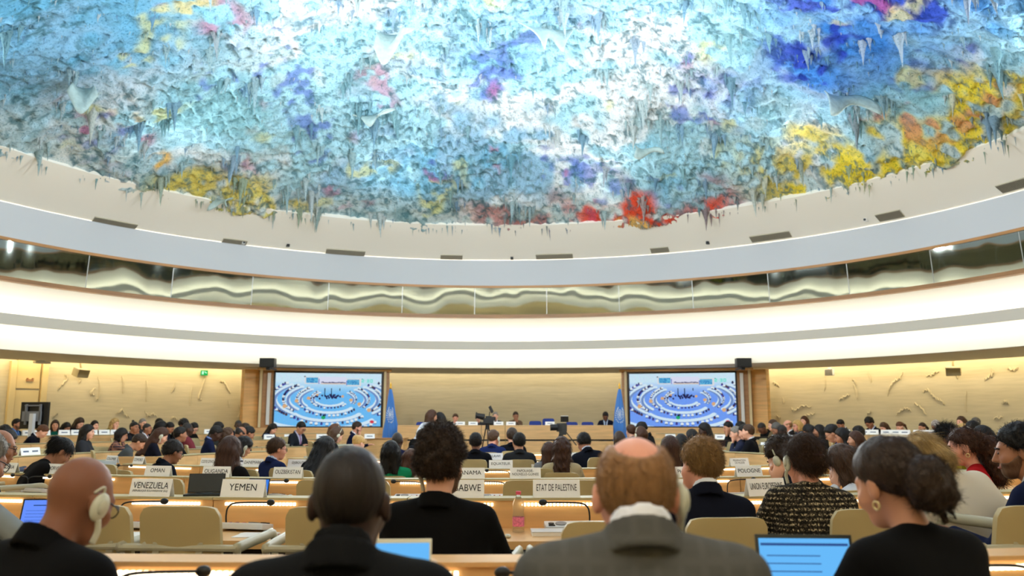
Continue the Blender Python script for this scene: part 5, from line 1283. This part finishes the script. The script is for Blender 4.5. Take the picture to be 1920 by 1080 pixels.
def cloth(c, kind='plain'):
    k = (c, kind)
    if k not in CLOTH:
        if kind == 'plain': m = mat('cloth %d %d %d' % c, tuple(x * .82 for x in c) if sum(c) < 200 else c, rough=.92, spec=.12, bump=(.12, 220, .002))
        else:
            m = mat('cloth %s %d %d %d' % (kind, *c), c, rough=.9, spec=.15, bump=(.3, 120, .003)); nt = m.node_tree; bs = nt.nodes['Principled BSDF']
            tc = nt.nodes.new('ShaderNodeTexCoord'); rp = nt.nodes.new('ShaderNodeValToRGB'); L = lin(c)
            if kind == 'tweed':
                mp = nt.nodes.new('ShaderNodeMapping'); mp.inputs['Scale'].default_value = (190, 190, 150); wv = nt.nodes.new('ShaderNodeTexVoronoi'); wv.inputs['Scale'].default_value = 1
                sp = nt.nodes.new('ShaderNodeTexWave'); sp.bands_direction = 'Z'; sp.inputs['Scale'].default_value = 13; sp.inputs['Distortion'].default_value = 1.2; sp.inputs['Detail Scale'].default_value = 3
                nt.links.new(tc.outputs['Object'], mp.inputs['Vector']); nt.links.new(mp.outputs['Vector'], wv.inputs['Vector']); nt.links.new(tc.outputs['Object'], sp.inputs['Vector'])
                ma = nt.nodes.new('ShaderNodeMath'); ma.operation = 'MULTIPLY'; sep = nt.nodes.new('ShaderNodeSeparateColor'); nt.links.new(wv.outputs['Color'], sep.inputs['Color'])
                ad = nt.nodes.new('ShaderNodeMath'); ad.operation = 'MULTIPLY_ADD'; nt.links.new(sp.outputs['Fac'], ad.inputs[0]); ad.inputs[1].default_value = .55; ad.inputs[2].default_value = .45
                nt.links.new(sep.outputs['Red'], ma.inputs[0]); nt.links.new(ad.outputs[0], ma.inputs[1]); nt.links.new(ma.outputs[0], rp.inputs['Fac'])
                e = rp.color_ramp.elements; e[0].position = .25; e[0].color = (*lin((26, 23, 20)), 1); e[1].position = .9; e[1].color = (*lin((206, 188, 150)), 1); n = rp.color_ramp.elements.new(.6); n.color = (*lin((84, 74, 60)), 1)
            elif kind in ('plaid', 'check', 'knit', 'windowpane'):
                def band(dirn, s):
                    w_ = nt.nodes.new('ShaderNodeTexWave'); w_.bands_direction = dirn; w_.inputs['Scale'].default_value = s; w_.inputs['Distortion'].default_value = 0; nt.links.new(tc.outputs['Object'], w_.inputs['Vector']); return w_
                ss = {'plaid': 7, 'check': 9, 'knit': 26, 'windowpane': 7}[kind]; a = band('X', ss); c2 = band('Z', ss)
                ma = nt.nodes.new('ShaderNodeMath'); ma.operation = 'MAXIMUM' if kind != 'knit' else 'MINIMUM'
                if kind == 'knit': ma.inputs[1].default_value = 1.0
                else: nt.links.new(c2.outputs['Fac'], ma.inputs[1])
                nt.links.new(a.outputs['Fac'], ma.inputs[0]); nt.links.new(ma.outputs[0], rp.inputs['Fac'])
                e = rp.color_ramp.elements; e[0].color = (*[x * (.97 if kind == 'windowpane' else .8) for x in L], 1); k2 = {'plaid': (150, 104, 84), 'check': (206, 204, 206), 'windowpane': tuple(min(255, int(x * 1.05)) for x in c), 'knit': tuple(min(255, int(x * 1.1)) for x in c)}[kind]
                e[0].position = .55 if kind != 'knit' else .2; e[1].position = .98; e[1].color = (*lin(k2), 1)
            elif kind == 'print':
                nz = nt.nodes.new('ShaderNodeTexVoronoi'); nz.inputs['Scale'].default_value = 26; nt.links.new(tc.outputs['Object'], nz.inputs['Vector']); nt.links.new(nz.outputs['Distance'], rp.inputs['Fac'])
                e = rp.color_ramp.elements; e[0].color = (*lin((230, 236, 240)), 1); e[1].color = (*L, 1); e[1].position = .45
            nt.links.new(rp.outputs['Color'], bs.inputs['Base Color'])
        CLOTH[k] = m
    return CLOTH[k]
M_HS = mat('headset plastic', (196, 196, 176), rough=.4); M_EYE = mat('dark eyes', (30, 22, 18), rough=.2); M_LIP = mat('lip', (150, 84, 76), rough=.5); M_SHOE = mat('black leather', (18, 17, 17), rough=.35)
M_TORT = mat('tortoise plastic', (62, 24, 26), rough=.3); M_GOLDR = mat('pearl gold', (226, 206, 150), rough=.3, metal=.5)
BLACK, NAVY, CHAR, DGREY, GREY, WHITE_, CREAM = (17, 17, 19), (24, 30, 58), (36, 37, 40), (60, 62, 66), (112, 114, 118), (226, 228, 234), (220, 210, 192)
POSES = {'sit': dict(lean=6), 'read': dict(lean=12, pitch=26), 'bend': dict(lean=30, pitch=26, armL='fold', armR='fold'), 'chin': dict(lean=14, pitch=6, armR='chin'), 'chinL': dict(lean=14, pitch=6, armL='chin'), 'cheek': dict(lean=16, pitch=8, armL='cheek'), 'cheekR': dict(lean=16, pitch=8, armR='cheek'),
         'type': dict(lean=12, pitch=12, armL='type', armR='type'), 'lap': dict(lean=2, pitch=4, armL='lap', armR='lap'), 'back': dict(lean=-8, pitch=4, armL='lap', armR='lap'), 'turn': dict(lean=5, yaw=38), 'turnL': dict(lean=5, yaw=-38),
         'tilt': dict(lean=12, roll=14, pitch=6, armR='cheek'), 'stand': dict(stand=True, lean=10, pitch=8, armL='bent', armR='down')}
PEOPLE_N = [0]
def person(px, ytop, d, face, pose, female, hs, hc, skin, topc, label, group='people in the hall', shirt=None, tie=None, floor=None, legs=BLACK, extra=(), kind='plain', h=.0135, custom=None, broad=1.0, hh=.0095, hairscale=1.0, seat=None, chair_it=True, chair_off=(0, 0), scale=None, collar=None, handm=None):
    key = (pose, female, broad) if custom is None else ('own', px)
    kw = dict(POSES[pose]) if custom is None else dict(custom)
    D = figure(key, h, female=female, broad=broad, **kw); f = D['fig']
    P = at(px, ytop, d)
    if floor is None: floor = 0.0
    th = {'curly': .03, 'bushy': .045, 'topknot': .03, 'long': .02, 'straight': .02, 'wavy': .02, 'verylong': .02, 'bangs': .02, 'bob': .024, 'shoulder': .02, 'scarf': .02, 'bald': 0, 'buzz': .005}.get(hs, .014)
    s = scale or max(.90, min(1.10, (P.z - floor) / (f.top.z + th)))
    rz = -R(face); rot = Matrix.Rotation(rz, 3, 'Z'); o = rot @ Vector((f.top.x, f.top.y, 0)) * s
    z = P.z - (f.top.z + th) * s
    e = empty('person', (P.x - o.x, P.y - o.y, z), rz, label, 'person', group); e.scale = (s, s, s)
    def put(name, me, m, head=False, lab=None):
        if len(me.polygons) == 0: return
        q = obj(name, me, m, e, label=lab)
        if head: q.matrix_local = Matrix.Translation(f.head) @ f.Hm.to_4x4()
        return q
    put('body', D['body'], SKIN[skin]); put('jacket' if shirt or not female else 'top', D['plain_top'] if female else D['top'], cloth(topc, kind)); put('trousers', D['trousers'], cloth(legs)); put('shoes', D['shoes'], M_SHOE)
    if shirt: put('shirt', D['shirt'], cloth(shirt)); put('shirt_collar', D['collar'], cloth(shirt))
    elif collar: put('shirt_collar', D['collar'], cloth(collar))
    if tie: put('tie', D['tie'], cloth(tie))
    if hs != 'bald':
        hm = hair(hs, hh)
        if hs != 'scarf' and d < 12.5:
            ln = {'bushy': .022, 'cropped': .010, 'buzz': .004, 'fringe': .012, 'neat': .024, 'short': .018, 'bun': .03, 'curlytail': .05}.get(hs, .07)
            hm = with_strands(hs, hh, 9000 if d < 5 else 2600, .0008 if d < 3 else .0011 if d < 5 else .0018, ln)
        q = put('headscarf' if hs == 'scarf' else 'hair', hm, HC[hc] if hs != 'scarf' else cloth(hc, 'print'), True)
        if hairscale != 1: q.matrix_local = Matrix.Translation(f.head) @ f.Hm.to_4x4() @ Matrix.Diagonal((hairscale,) * 3 + (1,))
    fa = abs((face + kw.get('yaw', 0) + 180) % 360 - 180)
    if fa > 35:
        put('eyes', head_piece('eyes'), M_EYE, True); put('mouth', head_piece('mouth'), M_LIP, True)
        put('eyebrows', head_piece('brows'), HC[hc] if hc in HC else HC['darkbrown'], True)
    for x in extra:
        m = {'glasses': M_BLACK, 'beard': HC['stubble'], 'earrings': M_GOLDR, 'clip': M_TORT, 'hairpins': M_WHITE, 'headband': M_HS, 'sunglasses_on_head': M_BLACK}.get(x, M_HS)
        put(x if not x.startswith('headset') else 'headset', head_piece(x), m, True)
    if chair_it and not kw.get('stand'):
        words = ('%s chair of the ' % ('blue' if seat else 'tan') + label).split()
        co_ = rot @ Vector((chair_off[0], chair_off[1], 0)); c = chair(Vector((P.x - o.x + co_.x, P.y - o.y + co_.y, z)), face, ' '.join(words[:16]), seat)
        c.scale = (s, s, s)
    return e
# ------------------------------------------------------------------ the cast, nearest first
NG = 'people in the nearest rows'
person(176, 861, 2.6, 26, None, False, 'bald', 'grey', 'ruddy', BLACK, 'bald person in a black coat with a pale headset, nearest at left', NG, h=.0085, custom=dict(lean=20, pitch=14, roll=4, armL='desk', armR='desk'), floor=.08, extra=('headset_right', 'glasses'), broad=1.3)
person(659, 838, 1.98, 0, None, False, 'buzz', 'shaven', 'deep', (26, 27, 29), 'person with dark shaven head in a dark suit, nearest row, left of middle', NG, h=.0085, custom=dict(lean=9, pitch=2, hunch=.03), floor=.08, broad=1.14, hh=.007, collar=(26, 27, 29))
person(1190, 809, 1.95, 2, None, False, 'cropped', 'ginger', 'rosy', (84, 84, 82), 'balding person in a grey checked suit with white collar, nearest row', NG, h=.0085, custom=dict(lean=10, pitch=-2, hunch=.055), floor=.08, broad=1.18, kind='windowpane', collar=(232, 236, 246), extra=('headset_right',), hh=.007)
person(1650, 822, 2.6, -26, None, True, 'bun', 'darkbrown', 'olive', (18, 18, 20), 'woman with dark hair in a low bun and gold earring, black jacket', NG, h=.0085, custom=dict(lean=10, pitch=10, roll=-6), floor=.08, broad=1.3, extra=('earrings', 'hairpins'), hh=.006, hairscale=1.04)
MG = 'people in the second row'
person(825, 797, 3.55, 8, None, False, 'bushy', 'darkbrown', 'pale', BLACK, 'person with a bushy dark curly head in a black suit', MG, h=.0085, custom=dict(lean=2, pitch=-2, yaw=6), floor=.08, broad=1.1, extra=('headset_left', 'beard'), hh=.007, chair_off=(0, .30))
person(1313, 820, 4.25, -6, None, False, 'neat', 'sandy', 'rosy', (22, 25, 40), 'sandy haired person in a navy suit holding the chin, grey headset', MG, h=.0085, custom=dict(lean=14, pitch=2, yaw=-16, armL='chin', side=4), floor=.08, broad=1.12, collar=(236, 238, 244), extra=('headset_right',), hh=.007)
person(1503, 815, 4.5, -2, None, True, 'clipped', 'brown', 'rosy', (84, 74, 60), 'woman in a black and cream tweed jacket with a brown hair clip', MG, h=.0085, custom=dict(lean=16, pitch=8, yaw=-8, side=4), floor=.08, broad=1.12, kind='tweed', extra=('headset_left', 'clip'), hh=.007, chair_off=(.16, 0))
person(1706, 822, 4.9, -24, None, True, 'swept', 'darkblond', 'pale', CREAM, 'woman with streaked blond hair bent forward in a cream sweater', MG, h=.0085, custom=dict(lean=34, pitch=24, side=-16), floor=.08, broad=1.0, hh=.008)
person(1908, 794, 4.3, -44, None, False, 'neat', 'black', 'tan', (24, 32, 66), 'bearded person in a navy suit at the right edge', MG, h=.0085, custom=dict(lean=10, pitch=2, yaw=-22), floor=.08, broad=1.14, collar=(232, 236, 246), extra=('beard',), hh=.007)
person(-20, 806, 4.0, 30, None, False, 'short', 'grey', 'tan', (128, 134, 136), 'person in a grey jacket leaning on the desk at the left edge', MG, h=.0085, custom=dict(lean=22, pitch=10, armR='wide'), floor=.08, broad=1.4, extra=('glasses',))
BG = 'people in the third row'
person(1803, 803, 6.5, -62, None, True, 'curlytail', 'chestnut', 'rosy', (170, 22, 28), 'woman with a curly dark ponytail in a red jacket', BG, h=.010, custom=dict(lean=10, pitch=4, yaw=-8), extra=('earrings', 'hairpins'), hh=.008, floor=0)
person(1568, 834, 6.2, -34, None, True, 'shoulder', 'brown', 'pale', (218, 222, 232), 'woman with shoulder length brown hair leaning over in a white shirt', BG, h=.010, custom=dict(lean=26, pitch=14, side=-10, armL='cheek'), floor=0)
person(1457, 817, 6.2, -30, None, False, 'bushy', 'darkbrown', 'pale', (22, 24, 34), 'dark haired person in a black suit rubbing the face at the POLOGNE sign', BG, h=.009, custom=dict(lean=22, pitch=14, yaw=-14, armL='cheek'), floor=0, extra=('headband',), hh=.009, hairscale=.95, collar=(220, 224, 234))
person(4, 803, 6.6, 62, None, False, 'fringe', 'grey', 'tan', (22, 28, 60), 'balding grey person with glasses cut by the left edge', BG, floor=0, extra=('glasses',), custom=dict(lean=14, pitch=4))
FG = 'people in the fourth row'
person(129, 824, 8.7, 48, 'bend', True, 'updo', 'black', 'tan', (20, 18, 18), 'black haired woman with a bow bent over behind the NORVEGE sign', FG)
person(331, 826, 9.6, 44, None, False, 'neat', 'dark grey', 'tan', (20, 24, 36), 'person with glasses in a dark suit at the OMAN sign', FG, custom=dict(lean=20, pitch=14), extra=('glasses',))
person(433, 821, 8.6, 8, None, True, 'verylong', 'chestnut', 'pale', (24, 20, 20), 'woman with very long dark hair seen from behind at OUGANDA', FG, custom=dict(lean=6, pitch=4), hh=.009, hairscale=1.16)
person(521, 821, 10.0, 40, None, False, 'neat', 'brown', 'rosy', (28, 40, 84), 'person with glasses in a navy suit left of the DJIBOUTI sign', FG, custom=dict(lean=8, pitch=4, yaw=18), extra=('glasses',), collar=(190, 200, 220))
person(616, 819, 9.3, 24, 'read', True, 'verylong', 'black', 'olive', (20, 20, 26), 'woman with long black hair behind the dark shaven head', FG)
person(733, 826, 8.8, -6, 'sit', True, 'shoulder', 'black', 'olive', (22, 128, 84), 'woman with black hair in a green jacket', FG, broad=1.22, chair_off=(0, .2))
person(1053, 818, 9.1, 4, None, True, 'wavy', 'chestnut', 'pale', (174, 158, 124), 'woman with long wavy brown hair in a beige ribbed sweater', FG, custom=dict(lean=8, pitch=2), kind='knit', hh=.008)
person(1256, 816, 9.2, -6, 'sit', True, 'verylong', 'chestnut', 'pale', (30, 26, 26), 'woman with very long brown hair left of the sandy haired head', FG)
person(772, 843, 9.0, 4, 'read', True, 'shoulder', 'auburn', 'pale', CREAM, 'auburn haired person mostly hidden behind the curly head', FG)
FI = 'people in the fifth and front rows'
person(973, 811, 12.0, -4, None, False, 'short', 'black', 'olive', (44, 46, 50), 'black haired person in a charcoal suit left of the beige sweater', FI, custom=dict(lean=8, pitch=2, yaw=-10))
person(892, 811, 12.1, 2, 'sit', False, 'short', 'black', 'brown', (18, 20, 28), 'black haired person in a black suit left of the CUBA sign', FI)
person(1029, 828, 11.2, 10, 'sit', True, 'long', 'chestnut', 'pale', GREY, 'brown haired woman partly behind the beige sweater', FI)
person(1092, 812, 11.9, -14, None, False, 'short', 'black', 'tan', (20, 24, 36), 'black haired person in a navy black suit bent to the left', FI, custom=dict(lean=20, pitch=20, side=-6), collar=(200, 204, 214))
person(745, 811, 13.0, 4, 'sit', False, 'buzz', 'dark grey', 'dark', (26, 34, 70), 'bald dark skinned person in a navy suit before the left flag', FI)
person(790, 805, 15.0, 10, 'sit', False, 'buzz', 'dark grey', 'brown', (26, 26, 32), 'bald person in a dark suit left of the curly head', FI)
person(926, 806, 14.3, 12, None, False, 'neat', 'brown', 'rosy', (30, 44, 96), 'brown haired person in a blue suit before the left film camera', FI, custom=dict(lean=12, pitch=4, yaw=18), extra=('headset_right',))
person(960, 802, 14.4, -2, 'sit', False, 'neat', 'darkbrown', 'pale', (18, 20, 28), 'dark haired person in a black suit right of the left film camera', FI)
person(677, 817.5, 12.6, 40, 'read', True, 'updo', 'blond', 'pale', CREAM, 'blond person with pinned up hair and white clip', FI, scale=.9)
PG = 'people on the podium'
person(854, 775.5, 26.2, 178, 'chin', False, 'neat', 'brown', 'rosy', (52, 58, 60), 'person in a grey suit resting the chin on a hand at the podium', PG, shirt=WHITE_, floor=.48, seat=CB)
person(897, 776, 26.3, 182, 'sit', False, 'neat', 'sandy', 'pale', (60, 56, 70), 'sandy haired person hidden behind the left film camera at the podium', PG, floor=.48, seat=CB)
person(929, 772, 26.2, 184, 'sit', False, 'short', 'grey', 'pale', (20, 22, 28), 'grey haired person in black suit and tie at the podium', PG, shirt=WHITE_, tie=(24, 26, 34), floor=.48, seat=CB)
person(967, 771.5, 26.2, 172, 'chinL', True, 'ponytail', 'darkbrown', 'tan', (104, 82, 66), 'person in a brown jacket with hand at chin at the podium', PG, floor=.48, seat=CB)
person(1135, 772.5, 26.0, 190, 'read', False, 'short', 'black', 'brown', (22, 26, 44), 'person in a dark suit looking down at the right podium end', PG, shirt=(180, 196, 220), tie=(30, 36, 70), floor=.48, seat=CB)
person(810, 768, 18.4, 58, None, True, 'shoulder', 'chestnut', 'olive', (224, 228, 238), 'standing woman in a white shirt leaning right to whisper', 'standing women', custom=dict(stand=True, lean=32, pitch=-8, armL='bent', armR='bent'), floor=0)
person(825, 772.5, 18.6, -70, None, True, 'long', 'black', 'olive', (226, 230, 240), 'standing woman in a white shirt facing left and listening', 'standing women', custom=dict(stand=True, lean=4, pitch=2, armL='down', armR='bent'), floor=0)

FLR = {13.14: .24, 10.62: .12, 8.12: 0.0, 5.7: 0.0}
def crowd(px, y, d, face, pose, fem, hs, hc, skin, topc, label, **kw):
    best = None
    for rr, fl in FLR.items():
        yy = side_pt(px, rr, d)
        if best is None or abs(yy - d) < abs(best[0] - d): best = (yy, fl)
    if abs(best[0] - d) > 2.3 or d < 12: best = (d, 0.0)
    kw.setdefault('group', 'people in the left block' if px < 960 else 'people in the right block')
    if 'floor' not in kw: kw['floor'] = best[1]
    person(px, y, best[0], face, pose, fem, hs, hc, skin, topc, label, **kw)
M, W = False, True
LEFT = [
 (14, 797, 16.5, 80, 'read', M, 'curly', 'black', 'brown', BLACK, 'black haired person at the left edge before the door', {}),
 (32, 785, 21.7, 95, 'sit', M, 'neat', 'black', 'tan', (30, 52, 68), 'bearded person with headset in front of the big flat display', dict(shirt=(90, 130, 190), tie=(40, 60, 110), extra=('beard', 'headset_left'))),
 (23, 807, 11.6, 66, 'read', M, 'short', 'dark grey', 'tan', (86, 92, 108), 'person in a blue grey jacket looking down at the left edge', {}),
 (87, 798, 19.3, 78, 'bend', M, 'short', 'auburn', 'pale', (20, 22, 36), 'auburn haired person bent over in a dark suit', dict(collar=WHITE_)),
 (104, 787, 21.6, 150, 'sit', W, 'shoulder', 'darkbrown', 'olive', (14, 92, 78), 'woman in a dark green top facing us at left', {}),
 (128, 792, 20.6, 108, 'read', W, 'long', 'black', 'tan', (22, 22, 28), 'long black haired woman right of the green top', {}),
 (153, 783, 22, 112, 'read', W, 'long', 'darkbrown', 'pale', (24, 22, 24), 'tall brown haired woman in black by the left wall', {}),
 (178, 788, 21.4, 118, 'sit', W, 'long', 'black', 'pale', (26, 26, 32), 'black haired woman in black jacket facing right', dict(collar=WHITE_)),
 (165, 795, 17.6, 82, 'lap', W, 'bangs', 'black', 'pale', (58, 60, 66), 'black haired woman in grey with a laptop on her lap', dict(legs=(70, 70, 74))),
 (217, 783.5, 22.3, 112, 'chin', W, 'wavy', 'darkblond', 'pale', (128, 112, 50), 'woman with blond curls in an olive jacket', {}),
 (252, 789, 21.4, 110, 'sit', M, 'topknot', 'black', 'tan', (24, 24, 26), 'person with a black topknot by the left wall', {}),
 (268, 784.5, 23, 120, 'sit', M, 'short', 'grey', 'pale', DGREY, 'grey haired person with glasses by the left wall', dict(extra=('glasses',))),
 (258, 794, 19, 72, 'read', M, 'curly', 'black', 'olive', (34, 38, 48), 'dark haired person in grey suit reading, left block', dict(shirt=WHITE_)),
 (276, 794, 20, 92, 'sit', M, 'buzz', 'dark grey', 'tan', (28, 30, 40), 'short haired person in a dark suit facing right, left block', dict(shirt=WHITE_, tie=(120, 40, 60))),
 (231, 802, 17, 70, 'cheekR', W, 'bob', 'black', 'tan', (50, 48, 60), 'person in a plaid jacket with hand on cheek', dict(kind='plaid')),
 (269, 815.5, 14.2, 64, 'bend', M, 'short', 'darkbrown', 'olive', (74, 78, 80), 'person in a grey suit bent forward behind the COMORES sign', {}),
 (299, 784, 22.3, 100, 'sit', M, 'short', 'black', 'tan', (22, 22, 24), 'person with short black hair in black high by the left wall', {}),
 (308, 790, 20.6, 84, 'bend', W, 'bob', 'black', 'tan', BLACK, 'person in black leaning forward below the relief wall', {}),
 (322, 792, 20.2, 96, 'read', M, 'short', 'black', 'tan', (40, 44, 60), 'black haired person left of the dark curly hair', {}),
 (348, 785, 21.8, 104, 'read', W, 'curly', 'black', 'brown', (34, 34, 36), 'person with full black curly hair by the left wall', {}),
 (351, 793, 17.2, 58, 'back', M, 'buzz', 'dark grey', 'dark', (116, 52, 62), 'dark skinned person in a maroon jacket', {}),
 (309, 802, 15.6, 66, 'read', W, 'verylong', 'chestnut', 'pale', (26, 26, 40), 'woman with long brown hair and pale headset, left block', dict(extra=('headset_right',))),
 (338, 800, 15.2, 58, 'sit', M, 'short', 'black', 'tan', (24, 24, 26), 'black haired person in black suit before the maroon jacket', dict(collar=WHITE_)),
 (367, 792.5, 20.8, 112, 'read', W, 'long', 'black', 'pale', (22, 20, 22), 'black haired woman with glasses right of the maroon jacket', dict(extra=('glasses',))),
 (414, 791.5, 20.4, 92, 'read', M, 'short', 'black', 'dark', (56, 58, 56), 'dark skinned person in grey by the left wall', {}),
 (411, 799, 16.6, 68, 'read', M, 'short', 'black', 'dark', (26, 34, 66), 'dark skinned person in a navy jacket, left block', dict(collar=(120, 140, 190))),
 (427, 801, 15.6, 60, 'sit', W, 'wavy', 'brown', 'tan', (20, 62, 52), 'woman with long wavy brown hair in dark green', {}),
 (447, 788, 21.2, 150, 'sit', M, 'buzz', 'dark grey', 'dark', (30, 34, 44), 'dark skinned person in suit and white shirt facing us', dict(shirt=WHITE_, tie=(60, 70, 100))),
 (457, 800, 16.2, 62, 'read', M, 'fringe', 'dark grey', 'tan', (34, 36, 44), 'balding person in a dark suit, left block', {}),
 (464, 794.5, 19, 90, 'read', M, 'neat', 'darkbrown', 'tan', (40, 40, 48), 'dark haired person left of the left screen', {}),
 (472, 800, 14.8, 58, 'read', M, 'short', 'black', 'tan', (26, 30, 48), 'black haired person in navy left of the left screen', {}),
 (464, 819, 11.2, 56, 'read', W, 'shoulder', 'black', 'olive', (70, 66, 72), 'woman with pale headset in a checked shawl', dict(kind='check', extra=('headset_right',))),
 (515, 794, 21.4, 112, 'read', W, 'bangs', 'black', 'pale', (64, 72, 98), 'woman with black hair and bangs in blue grey below the left screen', {}),
 (568, 791, 21.4, 118, 'read', M, 'short', 'black', 'olive', (34, 38, 46), 'person with glasses in a grey suit below the left screen', dict(shirt=(170, 170, 196), tie=(140, 100, 130), extra=('glasses',))),
 (633, 795, 18.2, 62, 'read', W, 'bob', 'auburn', 'pale', (44, 36, 58), 'auburn haired person with headset below the left screen', dict(extra=('headband',))),
 (637, 801, 15.6, 58, 'read', W, 'bob', 'brown', 'pale', (28, 30, 38), 'brown bob haired person with headset before the left screen', dict(extra=('headband',))),
 (671, 790.5, 20.6, 86, 'chin', M, 'neat', 'darkbrown', 'rosy', (20, 26, 58), 'bearded person in navy with hand at mouth below the left screen', dict(extra=('beard',), shirt=WHITE_)),
]
RIGHT = [
 (1183, 796, 17, -20, 'sit', M, 'neat', 'chestnut', 'pale', (34, 34, 40), 'brown haired head below the right flag', dict(floor=0)),
 (1199, 792, 19, -60, 'read', M, 'neat', 'black', 'olive', (30, 32, 40), 'black haired person at the corner of the right screen', {}),
 (1201, 799, 15.4, -30, 'sit', W, 'bob', 'chestnut', 'pale', (34, 30, 34), 'brown haired person with headband under the right screen', dict(extra=('headband',), floor=0)),
 (1161, 808, 15, -10, 'sit', W, 'bob', 'darkbrown', 'pale', (40, 36, 36), 'dark haired head between flag and balding head', dict(floor=0)),
 (1277, 813, 12.6, -24, 'sit', W, 'long', 'black', 'tan', (24, 24, 28), 'black haired woman behind the sandy haired head, left one', dict(floor=0)),
 (1297, 804, 15.2, -40, 'sit', W, 'bob', 'black', 'tan', (30, 28, 30), 'black haired person behind the sandy haired head, right one', {}),
 (1319, 793, 17.2, -84, 'chin', W, 'dreads', 'black', 'dark', (18, 18, 20), 'dark skinned person with long locks in black facing left', {}),
 (1364, 790, 20.4, -104, 'chinL', M, 'short', 'black', 'olive', (30, 32, 34), 'black haired person covering the mouth below the right screen', {}),
 (1385, 791, 20.6, -96, 'read', M, 'curly', 'black', 'tan', (28, 28, 32), 'black haired person at the right screen edge', {}),
 (1393, 796, 14.8, -78, 'type', M, 'short', 'black', 'pale', (36, 38, 44), 'person in dark suit in profile with hands forward on the desk', dict(collar=WHITE_)),
 (1378, 799, 16.0, -80, 'chinL', M, 'short', 'grey', 'pale', (50, 56, 80), 'grey haired person holding the chin below the right screen', {}),
 (1403, 795.5, 15.8, -62, 'sit', M, 'short', 'brown', 'pale', (22, 24, 30), 'brown haired person in black suit right of the profile', dict(collar=WHITE_)),
 (1424, 794, 21, -112, 'bend', M, 'buzz', 'dark grey', 'brown', (28, 28, 30), 'bald brown skinned glasses wearer behind a laptop', dict(extra=('glasses',))),
 (1449, 786, 22.8, -100, 'sit', W, 'bob', 'brown', 'pale', (120, 104, 76), 'brown haired person high by the right wall', {}),
 (1452, 793, 20, -100, 'read', M, 'short', 'salt', 'tan', (32, 36, 60), 'salt and pepper haired person in navy, right block', {}),
 (1463, 798, 18, -112, 'read', M, 'buzz', 'dark grey', 'deep', (86, 94, 106), 'dark skinned person in a grey blue jacket, right block', dict(collar=WHITE_)),
 (1477, 787, 22.2, -88, 'sit', M, 'fringe', 'ginger', 'rosy', (28, 28, 32), 'bald person in dark suit facing left by the right wall', dict(shirt=WHITE_)),
 (1495, 787, 22, -104, 'sit', W, 'bob', 'blond', 'rosy', (40, 60, 92), 'blond person with glasses in a blue print', dict(kind='print', extra=('glasses',))),
 (1508, 779.5, 23.4, -122, 'sit', W, 'long', 'chestnut', 'pale', (40, 34, 34), 'tall brown haired woman highest by the right wall', {}),
 (1511, 796, 17.2, -58, 'read', W, 'long', 'black', 'olive', (92, 98, 104), 'black haired woman in grey leaning forward, right block', {}),
 (1536, 795.5, 18.2, -72, 'sit', W, 'long', 'black', 'tan', (50, 48, 50), 'black haired woman left of the navy jacket', {}),
 (1553, 797, 14.6, -74, 'read', M, 'neat', 'black', 'olive', (34, 50, 96), 'black haired glasses wearer in a navy blue jacket', dict(collar=(150, 170, 210), extra=('glasses',))),
 (1573, 787, 21.8, -110, 'read', M, 'short', 'black', 'tan', (28, 28, 34), 'person with headset and dark suit by the right wall', dict(collar=WHITE_, extra=('headset_right',))),
 (1576, 801.5, 15.2, -72, 'cheekR', W, 'long', 'black', 'tan', (214, 200, 178), 'black haired woman in cream right of the navy jacket', {}),
 (1609, 798, 18.2, -80, 'sit', M, 'curly', 'black', 'tan', (34, 34, 38), 'black haired person in front of the small signs at right', dict(collar=WHITE_)),
 (1604, 807.5, 13.6, -76, 'sit', W, 'verylong', 'chestnut', 'olive', (26, 26, 28), 'woman with long straight brown hair facing left', {}),
 (1627, 782, 21.6, -112, 'read', M, 'bushy', 'black', 'tan', (26, 28, 38), 'curly haired person with glasses in dark suit by the right wall', dict(shirt=(200, 214, 236), extra=('glasses',))),
 (1654, 792, 21.4, -112, 'read', W, 'shoulder', 'brown', 'pale', (96, 104, 108), 'brown haired woman looking down by the right wall', {}),
 (1684, 791, 21, -108, 'read', W, 'ponytail', 'auburn', 'pale', (110, 110, 112), 'auburn ponytailed woman in grey by the right wall', {}),
 (1728, 792, 20.2, -106, 'chin', W, 'ponytail', 'darkbrown', 'olive', (128, 134, 136), 'dark ponytailed woman with hands at her face', {}),
 (1751, 788.5, 20.4, -104, 'read', W, 'scarf', (150, 140, 136), 'tan', (40, 42, 44), 'woman in a patterned grey headscarf', {}),
 (1766, 798, 10.8, -72, 'read', W, 'curly', 'black', 'tan', (214, 198, 40), 'curly black haired person in a yellow vest over grey', dict(floor=0)),
 (1802, 780, 20.6, -112, 'sit', W, 'shoulder', 'brown', 'pale', (36, 34, 36), 'brown haired woman high above the red jacket', {}),
 (1799, 795, 16.2, -90, 'read', W, 'bob', 'blond', 'pale', (90, 90, 100), 'small blond head above the red jacket', {}),
 (1818, 789.5, 15.6, -84, 'read', M, 'short', 'black', 'dark', (34, 34, 38), 'dark skinned person right of the blond head', {}),
 (1829, 782.5, 19.4, -100, 'sit', M, 'short', 'salt', 'brown', (40, 42, 48), 'person with white headset high at the right', dict(extra=('headset_left',))),
 (1841, 797, 10.4, -42, 'sit', W, 'verylong', 'black', 'olive', (20, 20, 22), 'long black haired woman in black behind the red jacket', dict(floor=0)),
]
for t in LEFT + RIGHT: crowd(*t[:-1], **t[-1])
